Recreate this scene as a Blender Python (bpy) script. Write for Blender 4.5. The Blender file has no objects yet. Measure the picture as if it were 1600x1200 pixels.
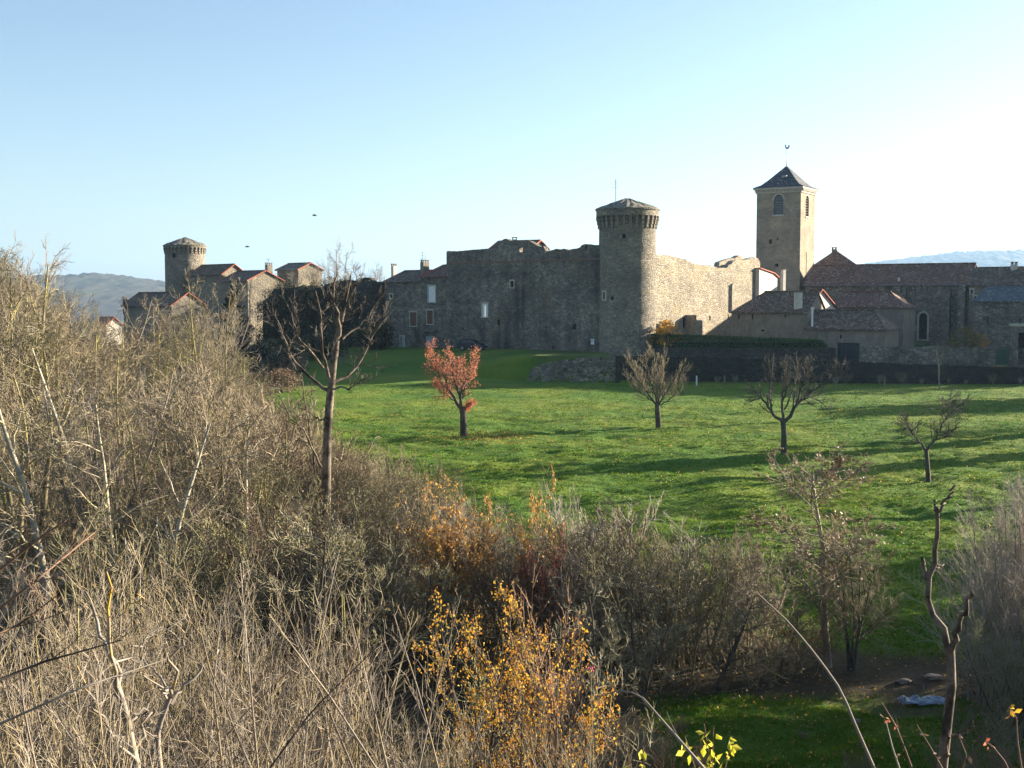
import bpy, bmesh, math, random
import numpy as np
from mathutils import Vector

# ------------------------------------------------------------------ camera, sky, sun, exposure
sc = bpy.context.scene
COL = sc.collection
F = 1900.0                      # focal length in photo pixels
PITCH = math.atan(130.0 / F)
cam_d = bpy.data.cameras.new("camera")
cam_d.sensor_width = 36.0
cam_d.lens = F / 1600.0 * 36.0
cam_d.clip_start = 0.1
cam_d.clip_end = 20000
cam = bpy.data.objects.new("camera", cam_d)
COL.objects.link(cam)
cam.location = (0, 0, 0)
cam.rotation_euler = (math.pi / 2 - PITCH, 0, 0)
sc.camera = cam

SUN_EL = math.radians(14.5)
SUN_AZ = math.radians(67.0)      # clockwise from +Y (view direction): off to the right, a little behind the castle
world = bpy.data.worlds.new("World")
sc.world = world
world.use_nodes = True
wn = world.node_tree
wn.nodes.clear()
wo = wn.nodes.new("ShaderNodeOutputWorld")
wb = wn.nodes.new("ShaderNodeBackground")
sky = wn.nodes.new("ShaderNodeTexSky")
sky.sky_type = 'NISHITA'
sky.sun_disc = False
sky.sun_elevation = SUN_EL
sky.sun_rotation = SUN_AZ
sky.altitude = 600
sky.air_density = 1.0
sky.dust_density = 1.4
sky.ozone_density = 1.7
wb.inputs[1].default_value = 0.05
wn.links.new(sky.outputs[0], wb.inputs[0])
wn.links.new(wb.outputs[0], wo.inputs[0])

sun_d = bpy.data.lights.new("sun", 'SUN')
sun_d.energy = 5.0
sun_d.angle = math.radians(0.5)
sun_d.color = (1.0, 0.87, 0.69)
sun = bpy.data.objects.new("sun", sun_d)
COL.objects.link(sun)
sdir = Vector((math.sin(SUN_AZ) * math.cos(SUN_EL), math.cos(SUN_AZ) * math.cos(SUN_EL), math.sin(SUN_EL)))
sun.rotation_euler = sdir.to_track_quat('Z', 'Y').to_euler()

sc.view_settings.view_transform = 'Standard'
sc.view_settings.look = 'None'
sc.view_settings.exposure = 2.15
sc.view_settings.gamma = 1.0
sc.render.engine = 'CYCLES'
cy = sc.cycles
cy.max_bounces = 5
cy.diffuse_bounces = 3
cy.glossy_bounces = 2
cy.transmission_bounces = 2
cy.transparent_max_bounces = 4
cy.volume_bounces = 0
cy.use_denoising = True
cy.use_adaptive_sampling = True
cy.adaptive_threshold = 0.01
cy.caustics_reflective = False
cy.caustics_refractive = False

# ------------------------------------------------------------------ measuring helpers
cP, sP = math.cos(PITCH), math.sin(PITCH)


def ray(px, py):
    """direction of the sight line through a photo pixel, scaled so that its Y is 1"""
    x, y = (px - 800) / F, -(py - 600) / F
    dy = cP + y * sP
    dz = -sP + y * cP
    return x / dy, dz / dy


def at(px, py, Y):
    rx, rz = ray(px, py)
    return (rx * Y, Y, rz * Y)


def px_x(px, Y, py=540):
    return ray(px, py)[0] * Y


def lerp_pts(x, pts):
    return np.interp(x, [p[0] for p in pts], [p[1] for p in pts])


def sstep(t):
    t = np.clip(t, 0, 1)
    return t * t * (3 - 2 * t)


def _hash(ix, iy, seed):
    h = (ix.astype(np.int64) * 374761393 + iy.astype(np.int64) * 668265263 + seed * 1274126177) & 0xFFFFFFFF
    h = ((h ^ (h >> 13)) * 1103515245) & 0xFFFFFFFF
    h = (h ^ (h >> 16)) & 0xFFFF
    return h / 65535.0


def vnoise(x, y, seed=0):
    x = np.asarray(x, float); y = np.asarray(y, float)
    ix, iy = np.floor(x), np.floor(y)
    fx, fy = x - ix, y - iy
    fx = fx * fx * (3 - 2 * fx); fy = fy * fy * (3 - 2 * fy)
    a = _hash(ix, iy, seed); b = _hash(ix + 1, iy, seed)
    c = _hash(ix, iy + 1, seed); d = _hash(ix + 1, iy + 1, seed)
    return (a + (b - a) * fx) * (1 - fy) + (c + (d - c) * fx) * fy


def fbm(x, y, seed=0, oct=4):
    s, a, t = 0.0, 1.0, 0.0
    for i in range(oct):
        s = s + a * vnoise(np.asarray(x) * 2 ** i + 17.3 * i, np.asarray(y) * 2 ** i + 9.1 * i, seed + i)
        t += a
        a *= 0.5
    return s / t - 0.5


# ------------------------------------------------------------------ terrain
PROF = [(-60, 3), (-10, 0.2), (-2, -1.5), (0, -1.75), (5, -3.3), (10, -5.7), (20, -9.9), (28, -12.9), (33, -14.0), (42, -14.05),
        (46, -13.3), (55, -12.15), (72, -10.9), (84, -10.35), (97, -10.0), (120, -9.5), (133, -9.1)]
CL0 = (12.6, 146.9)             # the castle's front runs from here back to the left
CLD = (-0.73, 0.683)


def castle_y(x):
    return CL0[1] + (CL0[0] - x) / 0.73 * 0.683


def terr_level(x):
    return -6.25 - 0.75 * sstep((x - 11) / 2) - 0.7 * sstep((x - 15) / 25)


def tz(x, y):
    x = np.asarray(x, float); y = np.asarray(y, float)
    z = lerp_pts(y, PROF)
    drop = 2.2 * sstep((-x - 14) / 30) * sstep((y - 15) / 20) * sstep((130 - y) / 40)
    z = z - drop
    z = z + 0.35 * fbm(x / 14, y / 14, 3, 3) * sstep((y - 10) / 10)
    yc = castle_y(np.clip(x, -70, 12))
    ramp = sstep((y - 131) / np.maximum(yc - 7 - 131, 4))
    left = np.where(y > 131, -9.1 + 2.65 * ramp - 0.6 * sstep((-x - 5) / 30) * ramp, z)
    t = terr_level(x)
    ys = np.interp(x, [2.2, 11.6, 12.0], [139.6, 136.2, 135.2])
    right = np.where(y > ys, t, z + (t - z) * sstep((y - ys + 0.8) / 0.8))
    k = sstep((x + 8.0) / 11.0)
    zz = np.where(y > 131, left * (1 - k) + right * k, z)
    # the hilltop falls away behind the village, down to a wide valley
    far = sstep((y - 235) / 260)
    side = sstep((-x - 62 - 0 * y) / 90) * sstep((y - 120) / 60)
    zz = zz * (1 - far) + (-42) * far
    zz = zz * (1 - side) + (-42) * side
    return zz


def zg(x, y):
    return float(tz(x, y))


def on_ground(px, py, lo=4.0, hi=240.0):
    """walk along a sight line until it meets the terrain"""
    rx, rz = ray(px, py)
    Y = lo
    while Y < hi:
        if rz * Y < zg(rx * Y, Y):
            return (rx * Y, Y, zg(rx * Y, Y))
        Y += 0.1
    return (rx * hi, hi, zg(rx * hi, hi))


# ------------------------------------------------------------------ scene-object helpers
def tag(o, label=None, cat=None, group=None, kind=None):
    if label: o["label"] = label
    if cat: o["category"] = cat
    if group: o["group"] = group
    if kind: o["kind"] = kind
    return o


def empty(name, loc, label=None, cat=None, group=None):
    o = bpy.data.objects.new(name, None)
    o.empty_display_size = 0.3
    COL.objects.link(o)
    o.location = loc
    return tag(o, label, cat, group)


def mesh_np(name, V, quads=None, tris=None, mat=None, smooth=False):
    V = np.asarray(V, dtype=np.float32).reshape(-1, 3)
    me = bpy.data.meshes.new(name)
    me.vertices.add(len(V))
    me.vertices.foreach_set("co", V.ravel())
    nq = 0 if quads is None else len(quads)
    nt = 0 if tris is None else len(tris)
    idx = []
    if nq: idx.append(np.asarray(quads, dtype=np.int32).ravel())
    if nt: idx.append(np.asarray(tris, dtype=np.int32).ravel())
    idx = np.concatenate(idx)
    me.loops.add(len(idx))
    me.loops.foreach_set("vertex_index", idx)
    me.polygons.add(nq + nt)
    starts = np.concatenate([np.arange(nq) * 4, nq * 4 + np.arange(nt) * 3]).astype(np.int32)
    me.polygons.foreach_set("loop_start", starts)
    me.polygons.foreach_set("use_smooth", np.full(nq + nt, smooth, dtype=bool))
    me.update(calc_edges=True)
    me.validate()
    if mat: me.materials.append(mat)
    return me


def link_mesh(name, me, parent=None, loc=(0, 0, 0)):
    o = bpy.data.objects.new(name, me)
    COL.objects.link(o)
    o.location = loc
    if parent: o.parent = parent
    return o


def copy_tree(o, parent=None):
    c = o.copy()
    COL.objects.link(c)
    c.parent = parent
    for ch in o.children:
        copy_tree(ch, c)
    return c


class MB:
    """collects faces in world coordinates and links them as one mesh"""

    def __init__(s):
        s.v, s.f = [], []

    def face(s, pts):
        i = len(s.v)
        s.v += [tuple(p) for p in pts]
        s.f.append(tuple(range(i, i + len(pts))))

    def box(s, c, size, rot=0.0, taper=1.0):
        cx, cy_, cz = c
        a, b, h = size[0] / 2, size[1] / 2, size[2] / 2
        cr, sr = math.cos(rot), math.sin(rot)
        i = len(s.v)
        for dz, k in ((-h, 1), (h, taper)):
            for dx, dy in ((-a, -b), (a, -b), (a, b), (-a, b)):
                dx *= k; dy *= k
                s.v.append((cx + dx * cr - dy * sr, cy_ + dx * sr + dy * cr, cz + dz))
        for q in ((3, 2, 1, 0), (4, 5, 6, 7), (0, 1, 5, 4), (1, 2, 6, 5), (2, 3, 7, 6), (3, 0, 4, 7)):
            s.f.append(tuple(i + k for k in q))
        return s

    def slab(s, pts, th):
        """a polygon thickened straight down"""
        n = len(pts)
        i = len(s.v)
        s.v += [tuple(p) for p in pts] + [(p[0], p[1], p[2] - th) for p in pts]
        s.f.append(tuple(range(i, i + n)))
        s.f.append(tuple(range(i + 2 * n - 1, i + n - 1, -1)))
        for k in range(n):
            m = (k + 1) % n
            s.f.append((i + k, i + n + k, i + n + m, i + m))
        return s

    def tube(s, pts, radii, n=6, cap=True):
        pts = [Vector(p) for p in pts]
        base = len(s.v)
        for k, p in enumerate(pts):
            t = (pts[min(k + 1, len(pts) - 1)] - pts[max(k - 1, 0)]).normalized()
            u = t.cross(Vector((0.31, 0.9, 0.17)) if abs(t.z) > 0.9 else Vector((0, 0, 1))).normalized()
            w = t.cross(u)
            r = radii[k] if hasattr(radii, '__len__') else radii
            for j in range(n):
                a = 2 * math.pi * j / n
                s.v.append(tuple(p + r * (math.cos(a) * u + math.sin(a) * w)))
        for k in range(len(pts) - 1):
            for j in range(n):
                a, b = base + k * n + j, base + k * n + (j + 1) % n
                s.f.append((a, b, b + n, a + n))
        if cap:
            s.f.append(tuple(base + (len(pts) - 1) * n + j for j in range(n)))
            s.f.append(tuple(base + j for j in range(n - 1, -1, -1)))
        return s

    def build(s, name, mat, parent=None, smooth=False, bevel=0.0, merge=True):
        org = Vector(parent.matrix_basis.translation) if parent else Vector((0, 0, 0))
        p = parent
        while p is not None and p.parent is not None:
            p = p.parent
            org = org + Vector(p.matrix_basis.translation)
        me = bpy.data.meshes.new(name)
        me.from_pydata([tuple(Vector(v) - org) for v in s.v], [], s.f)
        bm = bmesh.new()
        bm.from_mesh(me)
        if merge:
            bmesh.ops.remove_doubles(bm, verts=bm.verts, dist=0.0004)
        bmesh.ops.recalc_face_normals(bm, faces=bm.faces)
        bm.to_mesh(me)
        bm.free()
        for pl in me.polygons: pl.use_smooth = smooth
        me.materials.append(mat)
        o = link_mesh(name, me, parent)
        if bevel:
            md = o.modifiers.new("bevel", 'BEVEL')
            md.width = bevel
            md.segments = 2
            md.limit_method = 'ANGLE'
        return o


# ------------------------------------------------------------------ materials
def new_mat(name):
    m = bpy.data.materials.new(name)
    m.use_nodes = True
    nt = m.node_tree
    b = nt.nodes["Principled BSDF"]
    b.inputs["Roughness"].default_value = 0.85
    b.inputs["Specular IOR Level"].default_value = 0.25
    return m, nt, b


def N(nt, typ, **kw):
    n = nt.nodes.new(typ)
    for k, v in kw.items():
        if k in n.inputs.keys() if hasattr(n.inputs, 'keys') else False:
            n.inputs[k].default_value = v
        else:
            setattr(n, k, v)
    return n


def ramp(nt, fac, stops):
    r = nt.nodes.new("ShaderNodeValToRGB")
    e = r.color_ramp.elements
    while len(e) < len(stops): e.new(0.5)
    for k, (p, c) in enumerate(stops):
        e[k].position = p
        e[k].color = (*c, 1) if len(c) == 3 else c
    nt.links.new(fac, r.inputs[0])
    return r.outputs[0]


def mixc(nt, fac, a, b, mode='MIX'):
    m = nt.nodes.new("ShaderNodeMix")
    m.data_type = 'RGBA'
    m.blend_type = mode
    for s, v in ((m.inputs[0], fac), (m.inputs[6], a), (m.inputs[7], b)):
        if isinstance(v, (int, float)): s.default_value = v
        elif isinstance(v, tuple): s.default_value = (*v, 1) if len(v) == 3 else v
        else: nt.links.new(v, s)
    return m.outputs[2]


def coord(nt, kind='Object', scale=(1, 1, 1), rot=(0, 0, 0)):
    tc = nt.nodes.new("ShaderNodeTexCoord")
    mp = nt.nodes.new("ShaderNodeMapping")
    mp.inputs['Scale'].default_value = scale
    mp.inputs['Rotation'].default_value = rot
    nt.links.new(tc.outputs[kind], mp.inputs[0])
    return mp.outputs[0]


def noise(nt, vec, scale, detail=4, rough=0.6, dist=0.0):
    n = nt.nodes.new("ShaderNodeTexNoise")
    n.inputs['Scale'].default_value = scale
    n.inputs['Detail'].default_value = detail
    n.inputs['Roughness'].default_value = rough
    n.inputs['Distortion'].default_value = dist
    nt.links.new(vec, n.inputs['Vector'])
    return n.outputs['Fac']


def bump(nt, bsdf, h, strength=0.6, dist=0.1):
    b = nt.nodes.new("ShaderNodeBump")
    b.inputs['Strength'].default_value = strength
    b.inputs['Distance'].default_value = dist
    nt.links.new(h, b.inputs['Height'])
    nt.links.new(b.outputs[0], bsdf.inputs['Normal'])
    return b


def stone_mat(name, cols, joint, stone=0.32, stain=(0.12, 0.105, 0.085), stain_amt=0.5, bstr=0.8, rust=None):
    """rubble masonry: stones of uneven colour in joints, long damp streaks and large blotches"""
    m, nt, b = new_mat(name)
    v = coord(nt, 'Object', (1, 1, 1.55))
    wob = noise(nt, v, 1.3, 2)
    vo = N(nt, "ShaderNodeTexVoronoi"); vo.inputs['Scale'].default_value = 1 / stone; nt.links.new(v, vo.inputs['Vector'])
    vo.inputs['Randomness'].default_value = 0.9
    ed = N(nt, "ShaderNodeTexVoronoi"); ed.feature = 'DISTANCE_TO_EDGE'; ed.inputs['Scale'].default_value = 1 / stone
    nt.links.new(v, ed.inputs['Vector'])
    sep = N(nt, "ShaderNodeSeparateColor"); nt.links.new(vo.outputs['Color'], sep.inputs[0])
    base = ramp(nt, sep.outputs[0], cols)
    fine = noise(nt, v, 9, 5, 0.7)
    base = mixc(nt, 0.35, base, ramp(nt, fine, [(0.3, tuple(c * 0.55 for c in cols[0][1])), (0.7, tuple(min(1, c * 1.15) for c in cols[-1][1]))]))
    jf = ramp(nt, ed.outputs['Distance'], [(0.0, (1, 1, 1)), (0.09, (0, 0, 0))])
    base = mixc(nt, jf, base, joint)
    pat = noise(nt, coord(nt, 'Object', (0.33, 0.33, 0.6)), 1.0, 6, 0.75, 0.8)
    base = mixc(nt, 1.0, base, ramp(nt, pat, [(0.3, (0.62, 0.64, 0.68)), (0.52, (1.0, 0.98, 0.95)), (0.72, (1.35, 1.26, 1.1))]), 'MULTIPLY')
    big = noise(nt, coord(nt, 'Object', (0.16, 0.16, 0.2)), 1.0, 7, 0.72, 0.6)
    drip = noise(nt, coord(nt, 'Object', (0.75, 0.75, 0.06)), 1.0, 4, 0.6)
    md = N(nt, "ShaderNodeMath"); md.operation = 'MULTIPLY'
    nt.links.new(ramp(nt, big, [(0.38, (0, 0, 0)), (0.62, (1, 1, 1))]), md.inputs[0])
    nt.links.new(ramp(nt, drip, [(0.3, (0.25, 0.25, 0.25)), (0.65, (1, 1, 1))]), md.inputs[1])
    m2 = N(nt, "ShaderNodeMath"); m2.operation = 'MULTIPLY'; m2.inputs[1].default_value = min(1.0, stain_amt * 1.1)
    nt.links.new(md.outputs[0], m2.inputs[0])
    base = mixc(nt, m2.outputs[0], base, stain)
    if rust:
        rn = noise(nt, coord(nt, 'Object', (0.22, 0.22, 0.3)), 1.0, 3, 0.6, 0.6)
        base = mixc(nt, ramp(nt, rn, [(0.56, (0, 0, 0)), (0.72, (0.55, 0.55, 0.55))]), base, rust)
    nt.links.new(base, b.inputs['Base Color'])
    b.inputs['Roughness'].default_value = 0.95
    hs = N(nt, "ShaderNodeMath"); hs.operation = 'ADD'
    nt.links.new(ramp(nt, ed.outputs['Distance'], [(0.0, (0, 0, 0)), (0.16, (0.8, 0.8, 0.8))]), hs.inputs[0])
    h2 = N(nt, "ShaderNodeMath"); h2.operation = 'MULTIPLY'; h2.inputs[1].default_value = 0.9
    nt.links.new(fine, h2.inputs[0]); nt.links.new(h2.outputs[0], hs.inputs[1])
    h3 = N(nt, "ShaderNodeMath"); h3.operation = 'ADD'
    h4 = N(nt, "ShaderNodeMath"); h4.operation = 'MULTIPLY'; h4.inputs[1].default_value = 0.8
    nt.links.new(sep.outputs[1], h4.inputs[0])
    nt.links.new(hs.outputs[0], h3.inputs[0]); nt.links.new(h4.outputs[0], h3.inputs[1])
    bump(nt, b, h3.outputs[0], bstr, 0.12)
    return m


def plaster_mat(name, c1, c2, scale=1.2):
    m, nt, b = new_mat(name)
    v = coord(nt)
    n1 = noise(nt, v, scale, 6, 0.65, 0.3)
    n2 = noise(nt, coord(nt, 'Object', (1.2, 1.2, 0.12)), 1.0, 4, 0.6)
    c = ramp(nt, n1, [(0.3, c1), (0.7, c2)])
    c = mixc(nt, ramp(nt, n2, [(0.5, (0, 0, 0)), (0.75, (0.45, 0.45, 0.45))]), c, tuple(x * 0.5 for x in c1))
    nt.links.new(c, b.inputs['Base Color'])
    bump(nt, b, noise(nt, v, 7, 5), 0.3, 0.05)
    return m


def tile_mat(name, cols, rotz=0.0, moss=(0.07, 0.075, 0.04), moss_amt=0.5):
    m, nt, b = new_mat(name)
    v = coord(nt, 'Object', (1, 1, 1), (0, 0, rotz))
    w = N(nt, "ShaderNodeTexWave"); w.inputs['Scale'].default_value = 1.35; w.inputs['Distortion'].default_value = 0.6
    w.bands_direction = 'X'
    nt.links.new(v, w.inputs['Vector'])
    vo = N(nt, "ShaderNodeTexVoronoi"); vo.inputs['Scale'].default_value = 3.4
    nt.links.new(coord(nt, 'Object', (1, 1, 1.6), (0, 0, rotz)), vo.inputs['Vector'])
    sep = N(nt, "ShaderNodeSeparateColor"); nt.links.new(vo.outputs['Color'], sep.inputs[0])
    c = ramp(nt, sep.outputs[0], cols)
    c = mixc(nt, ramp(nt, w.outputs['Fac'], [(0.1, (0.5, 0.5, 0.5)), (0.5, (0, 0, 0))]), c, tuple(x * 0.4 for x in cols[0][1]))
    bn = noise(nt, coord(nt, 'Object', (0.35, 0.35, 0.35)), 1.6, 5, 0.65)
    mm = ramp(nt, bn, [(0.42, (0, 0, 0)), (0.66, (moss_amt,) * 3)])
    c = mixc(nt, mm, c, moss)
    pn = N(nt, "ShaderNodeTexVoronoi"); pn.inputs['Scale'].default_value = 4.5; nt.links.new(v, pn.inputs['Vector'])
    sp = N(nt, "ShaderNodeSeparateColor"); nt.links.new(pn.outputs['Color'], sp.inputs[0])
    c = mixc(nt, ramp(nt, sp.outputs[2], [(0.9, (0, 0, 0)), (0.92, (0.6, 0.6, 0.6))]), c, (0.34, 0.30, 0.25))
    nt.links.new(c, b.inputs['Base Color'])
    ad = N(nt, "ShaderNodeMath"); ad.operation = 'ADD'
    nt.links.new(w.outputs['Fac'], ad.inputs[0]); nt.links.new(sep.outputs[1], ad.inputs[1])
    bump(nt, b, ad.outputs[0], 0.6, 0.06)
    return m


def plain_mat(name, c, rough=0.8, metal=0.0, var=0.25, scale=3.0, spec=0.3):
    m, nt, b = new_mat(name)
    n1 = noise(nt, coord(nt), scale, 5, 0.65)
    nt.links.new(ramp(nt, n1, [(0.25, tuple(x * (1 - var) for x in c)), (0.75, tuple(min(1, x * (1 + var)) for x in c))]), b.inputs['Base Color'])
    b.inputs['Roughness'].default_value = rough
    b.inputs['Metallic'].default_value = metal
    b.inputs['Specular IOR Level'].default_value = spec
    return m


def bark_mat(name, a, c, lichen=None, lichen_amt=0.5, scale=2.0, rnd=0.25):
    m, nt, b = new_mat(name)
    v = coord(nt)
    n1 = noise(nt, v, scale, 5, 0.7, 0.3)
    col = ramp(nt, n1, [(0.3, a), (0.7, c)])
    if lichen:
        n2 = noise(nt, v, scale * 0.55, 4, 0.65, 0.5)
        col = mixc(nt, ramp(nt, n2, [(0.5, (0, 0, 0)), (0.6, (lichen_amt,) * 3)]), col, lichen)
    oi = N(nt, "ShaderNodeObjectInfo")
    rr = ramp(nt, oi.outputs['Random'], [(0, (1 - rnd,) * 3), (1, (1.0, 1.0, 1.0))])
    col = mixc(nt, 1.0, col, rr, 'MULTIPLY')
    nt.links.new(col, b.inputs['Base Color'])
    b.inputs['Roughness'].default_value = 0.9
    return m


def leaf_mat(name, stops, trans=0.35, rough=0.55):
    m, nt, b = new_mat(name)
    g = N(nt, "ShaderNodeNewGeometry")
    c = ramp(nt, g.outputs['Random Per Island'], stops)
    nt.links.new(c, b.inputs['Base Color'])
    b.inputs['Roughness'].default_value = rough
    tr = N(nt, "ShaderNodeBsdfTranslucent")
    nt.links.new(c, tr.inputs[0])
    mx = N(nt, "ShaderNodeMixShader"); mx.inputs[0].default_value = trans
    nt.links.new(b.outputs[0], mx.inputs[1]); nt.links.new(tr.outputs[0], mx.inputs[2])
    nt.links.new(mx.outputs[0], nt.nodes["Material Output"].inputs[0])
    return m


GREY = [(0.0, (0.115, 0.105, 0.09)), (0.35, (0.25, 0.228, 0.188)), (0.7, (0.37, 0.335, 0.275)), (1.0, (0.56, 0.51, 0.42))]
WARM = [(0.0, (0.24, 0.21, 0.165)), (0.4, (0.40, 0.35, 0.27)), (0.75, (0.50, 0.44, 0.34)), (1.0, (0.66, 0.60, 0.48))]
DULL = [(0.0, (0.06, 0.057, 0.05)), (0.5, (0.11, 0.10, 0.09)), (1.0, (0.19, 0.175, 0.15))]
M = {}
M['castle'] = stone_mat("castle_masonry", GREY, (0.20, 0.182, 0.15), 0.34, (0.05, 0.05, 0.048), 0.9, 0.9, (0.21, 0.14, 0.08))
M['tower'] = stone_mat("tower_masonry", [(0.0, (0.19, 0.17, 0.14)), (0.35, (0.30, 0.27, 0.22)), (0.75, (0.42, 0.375, 0.30)), (1.0, (0.55, 0.50, 0.41))],
                       (0.22, 0.2, 0.16), 0.34, (0.13, 0.115, 0.09), 0.6, 1.0)
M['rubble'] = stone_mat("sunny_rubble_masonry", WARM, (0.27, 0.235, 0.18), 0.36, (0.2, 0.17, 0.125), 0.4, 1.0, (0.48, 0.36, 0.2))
M['belfry'] = stone_mat("belfry_masonry", [(0.0, (0.27, 0.235, 0.18)), (1.0, (0.40, 0.345, 0.26))], (0.30, 0.26, 0.2), 0.42,
                        (0.15, 0.13, 0.10), 0.55, 0.35, (0.36, 0.25, 0.14))
M['church'] = stone_mat("church_masonry", GREY, (0.12, 0.11, 0.095), 0.38, (0.04, 0.038, 0.033), 0.75, 0.7)
M['house'] = stone_mat("house_masonry", [(0.0, (0.2, 0.175, 0.14)), (1.0, (0.42, 0.37, 0.29))], (0.27, 0.24, 0.19), 0.36, (0.12, 0.105, 0.08), 0.6, 0.7)
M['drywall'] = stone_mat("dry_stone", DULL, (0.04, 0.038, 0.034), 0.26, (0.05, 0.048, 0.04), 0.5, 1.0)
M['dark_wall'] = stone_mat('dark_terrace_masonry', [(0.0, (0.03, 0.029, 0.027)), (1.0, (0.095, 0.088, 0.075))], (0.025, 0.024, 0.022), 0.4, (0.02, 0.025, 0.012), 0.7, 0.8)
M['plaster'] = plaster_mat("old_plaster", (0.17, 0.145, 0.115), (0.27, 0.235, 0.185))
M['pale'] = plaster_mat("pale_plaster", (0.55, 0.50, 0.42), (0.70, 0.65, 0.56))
M['dark_plaster'] = plaster_mat("dark_cement", (0.03, 0.029, 0.027), (0.055, 0.052, 0.046))
M['tile_red'] = tile_mat("red_roof_tiles", [(0.0, (0.115, 0.062, 0.042)), (0.5, (0.18, 0.10, 0.07)), (1.0, (0.27, 0.17, 0.125))], 0.12, (0.09, 0.062, 0.045), 0.5)
M['tile_brown'] = tile_mat("weathered_roof_tiles", [(0.0, (0.085, 0.055, 0.04)), (0.5, (0.15, 0.105, 0.08)), (1.0, (0.24, 0.18, 0.14))], 0.1)
M['tile_orange'] = tile_mat("new_roof_tiles", [(0.0, (0.4, 0.17, 0.09)), (1.0, (0.62, 0.30, 0.17))], 0.8, (0.3, 0.14, 0.08), 0.3)
M['stone_roof'] = tile_mat("stone_slab_roof", [(0.0, (0.10, 0.095, 0.08)), (0.5, (0.20, 0.185, 0.15)), (1.0, (0.33, 0.30, 0.24))], 0.4, (0.10, 0.095, 0.05), 0.6)
M['slate'] = tile_mat("slate", [(0.0, (0.05, 0.055, 0.065)), (1.0, (0.10, 0.11, 0.13))], 0.5, (0.05, 0.055, 0.05), 0.3)
M['slate_blue'] = tile_mat("blue_slate", [(0.0, (0.075, 0.10, 0.12)), (1.0, (0.12, 0.155, 0.18))], 0.1, (0.08, 0.1, 0.1), 0.3)
M['verge'] = plain_mat("roof_verge", (0.45, 0.13, 0.08), 0.8)
M['paint_white'] = plain_mat("white_paint", (0.72, 0.74, 0.74), 0.5, var=0.06)
M['stone_trim'] = plain_mat("cut_limestone", (0.45, 0.42, 0.35), 0.9, var=0.15, scale=2)
M['course'] = plain_mat("brick_course", (0.22, 0.12, 0.085), 0.9, var=0.3, scale=2)
M['wood_brown'] = plain_mat("brown_shutter_wood", (0.12, 0.06, 0.035), 0.7, var=0.3)
M['wood_dark'] = plain_mat("dark_door_wood", (0.03, 0.04, 0.042), 0.7, var=0.3)
M['wood_grey'] = plain_mat("pale_blue_door", (0.30, 0.34, 0.36), 0.7, var=0.15)
M['green_paint'] = plain_mat("green_door_paint", (0.05, 0.11, 0.085), 0.6, var=0.2)
M['louvre'] = plain_mat("slate_louvre", (0.24, 0.26, 0.27), 0.7, var=0.2)
M['void'] = plain_mat("dark_interior", (0.008, 0.008, 0.009), 1.0, var=0.2)
M['glass'] = plain_mat("window_glass", (0.015, 0.018, 0.022), 0.15, var=0.2, spec=0.6)
M['metal'] = plain_mat("grey_metal", (0.25, 0.26, 0.27), 0.5, 0.6, 0.2)
M['iron'] = plain_mat("dark_iron", (0.05, 0.05, 0.055), 0.6, 0.4, 0.2)
M['car'] = plain_mat("dark_blue_car_paint", (0.004, 0.007, 0.016), 0.35, 0.0, 0.05, spec=0.4)
M['rubber'] = plain_mat("tyre_rubber", (0.02, 0.02, 0.02), 0.85)
M['lamp'] = plain_mat("headlight_glass", (0.6, 0.62, 0.65), 0.2, 0.3, 0.05)
M['bark_dead'] = bark_mat("peeling_dead_bark", (0.035, 0.026, 0.018), (0.26, 0.215, 0.165), (0.03, 0.022, 0.015), 0.95, 2.2, 0.1)
M['bark_grey'] = bark_mat("grey_bark", (0.17, 0.145, 0.115), (0.34, 0.30, 0.24), (0.30, 0.28, 0.12), 0.6, 1.5)
M['bark_dark'] = bark_mat("dark_fruit_bark", (0.035, 0.03, 0.024), (0.13, 0.11, 0.09), (0.17, 0.17, 0.13), 0.5, 2.5)
M['bark_olive'] = bark_mat("lichened_bark", (0.17, 0.14, 0.075), (0.38, 0.33, 0.19), (0.44, 0.40, 0.12), 0.75, 0.9, 0.4)
M['twig_tan'] = bark_mat("tan_twigs", (0.185, 0.145, 0.098), (0.42, 0.345, 0.235), (0.32, 0.29, 0.12), 0.55, 0.35, 0.5)
M['twig_grey'] = bark_mat("grey_twigs", (0.24, 0.20, 0.16), (0.46, 0.41, 0.34), None, 0, 0.5, 0.35)
M['twig_pale'] = bark_mat("pale_shoots", (0.185, 0.145, 0.105), (0.50, 0.43, 0.34), (0.48, 0.35, 0.08), 0.45, 1.6, 0.5)
M['twig_red'] = bark_mat("reddish_shoots", (0.15, 0.09, 0.06), (0.32, 0.22, 0.15), None, 0, 1.2, 0.3)
M['twig_moss'] = bark_mat("mossy_twigs", (0.16, 0.145, 0.09), (0.34, 0.305, 0.2), (0.33, 0.31, 0.13), 0.6, 0.6, 0.3)
M['leaf_yellow'] = leaf_mat("yellow_leaves", [(0.0, (0.42, 0.15, 0.03)), (0.35, (0.64, 0.31, 0.035)), (0.75, (0.74, 0.46, 0.05)), (1.0, (0.38, 0.36, 0.07))], 0.45)
M['leaf_orange'] = leaf_mat("orange_leaves", [(0.0, (0.24, 0.11, 0.04)), (0.4, (0.52, 0.26, 0.06)), (0.85, (0.68, 0.42, 0.11)), (1.0, (0.36, 0.28, 0.08))], 0.4)
M['leaf_coral'] = leaf_mat("coral_red_leaves", [(0.0, (0.30, 0.09, 0.045)), (0.45, (0.60, 0.19, 0.11)), (0.8, (0.68, 0.28, 0.16)), (1.0, (0.5, 0.27, 0.12))], 0.4)
M['leaf_red'] = leaf_mat("dark_red_leaves", [(0.0, (0.13, 0.02, 0.02)), (0.6, (0.28, 0.05, 0.035)), (1.0, (0.36, 0.12, 0.06))], 0.35)
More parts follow.
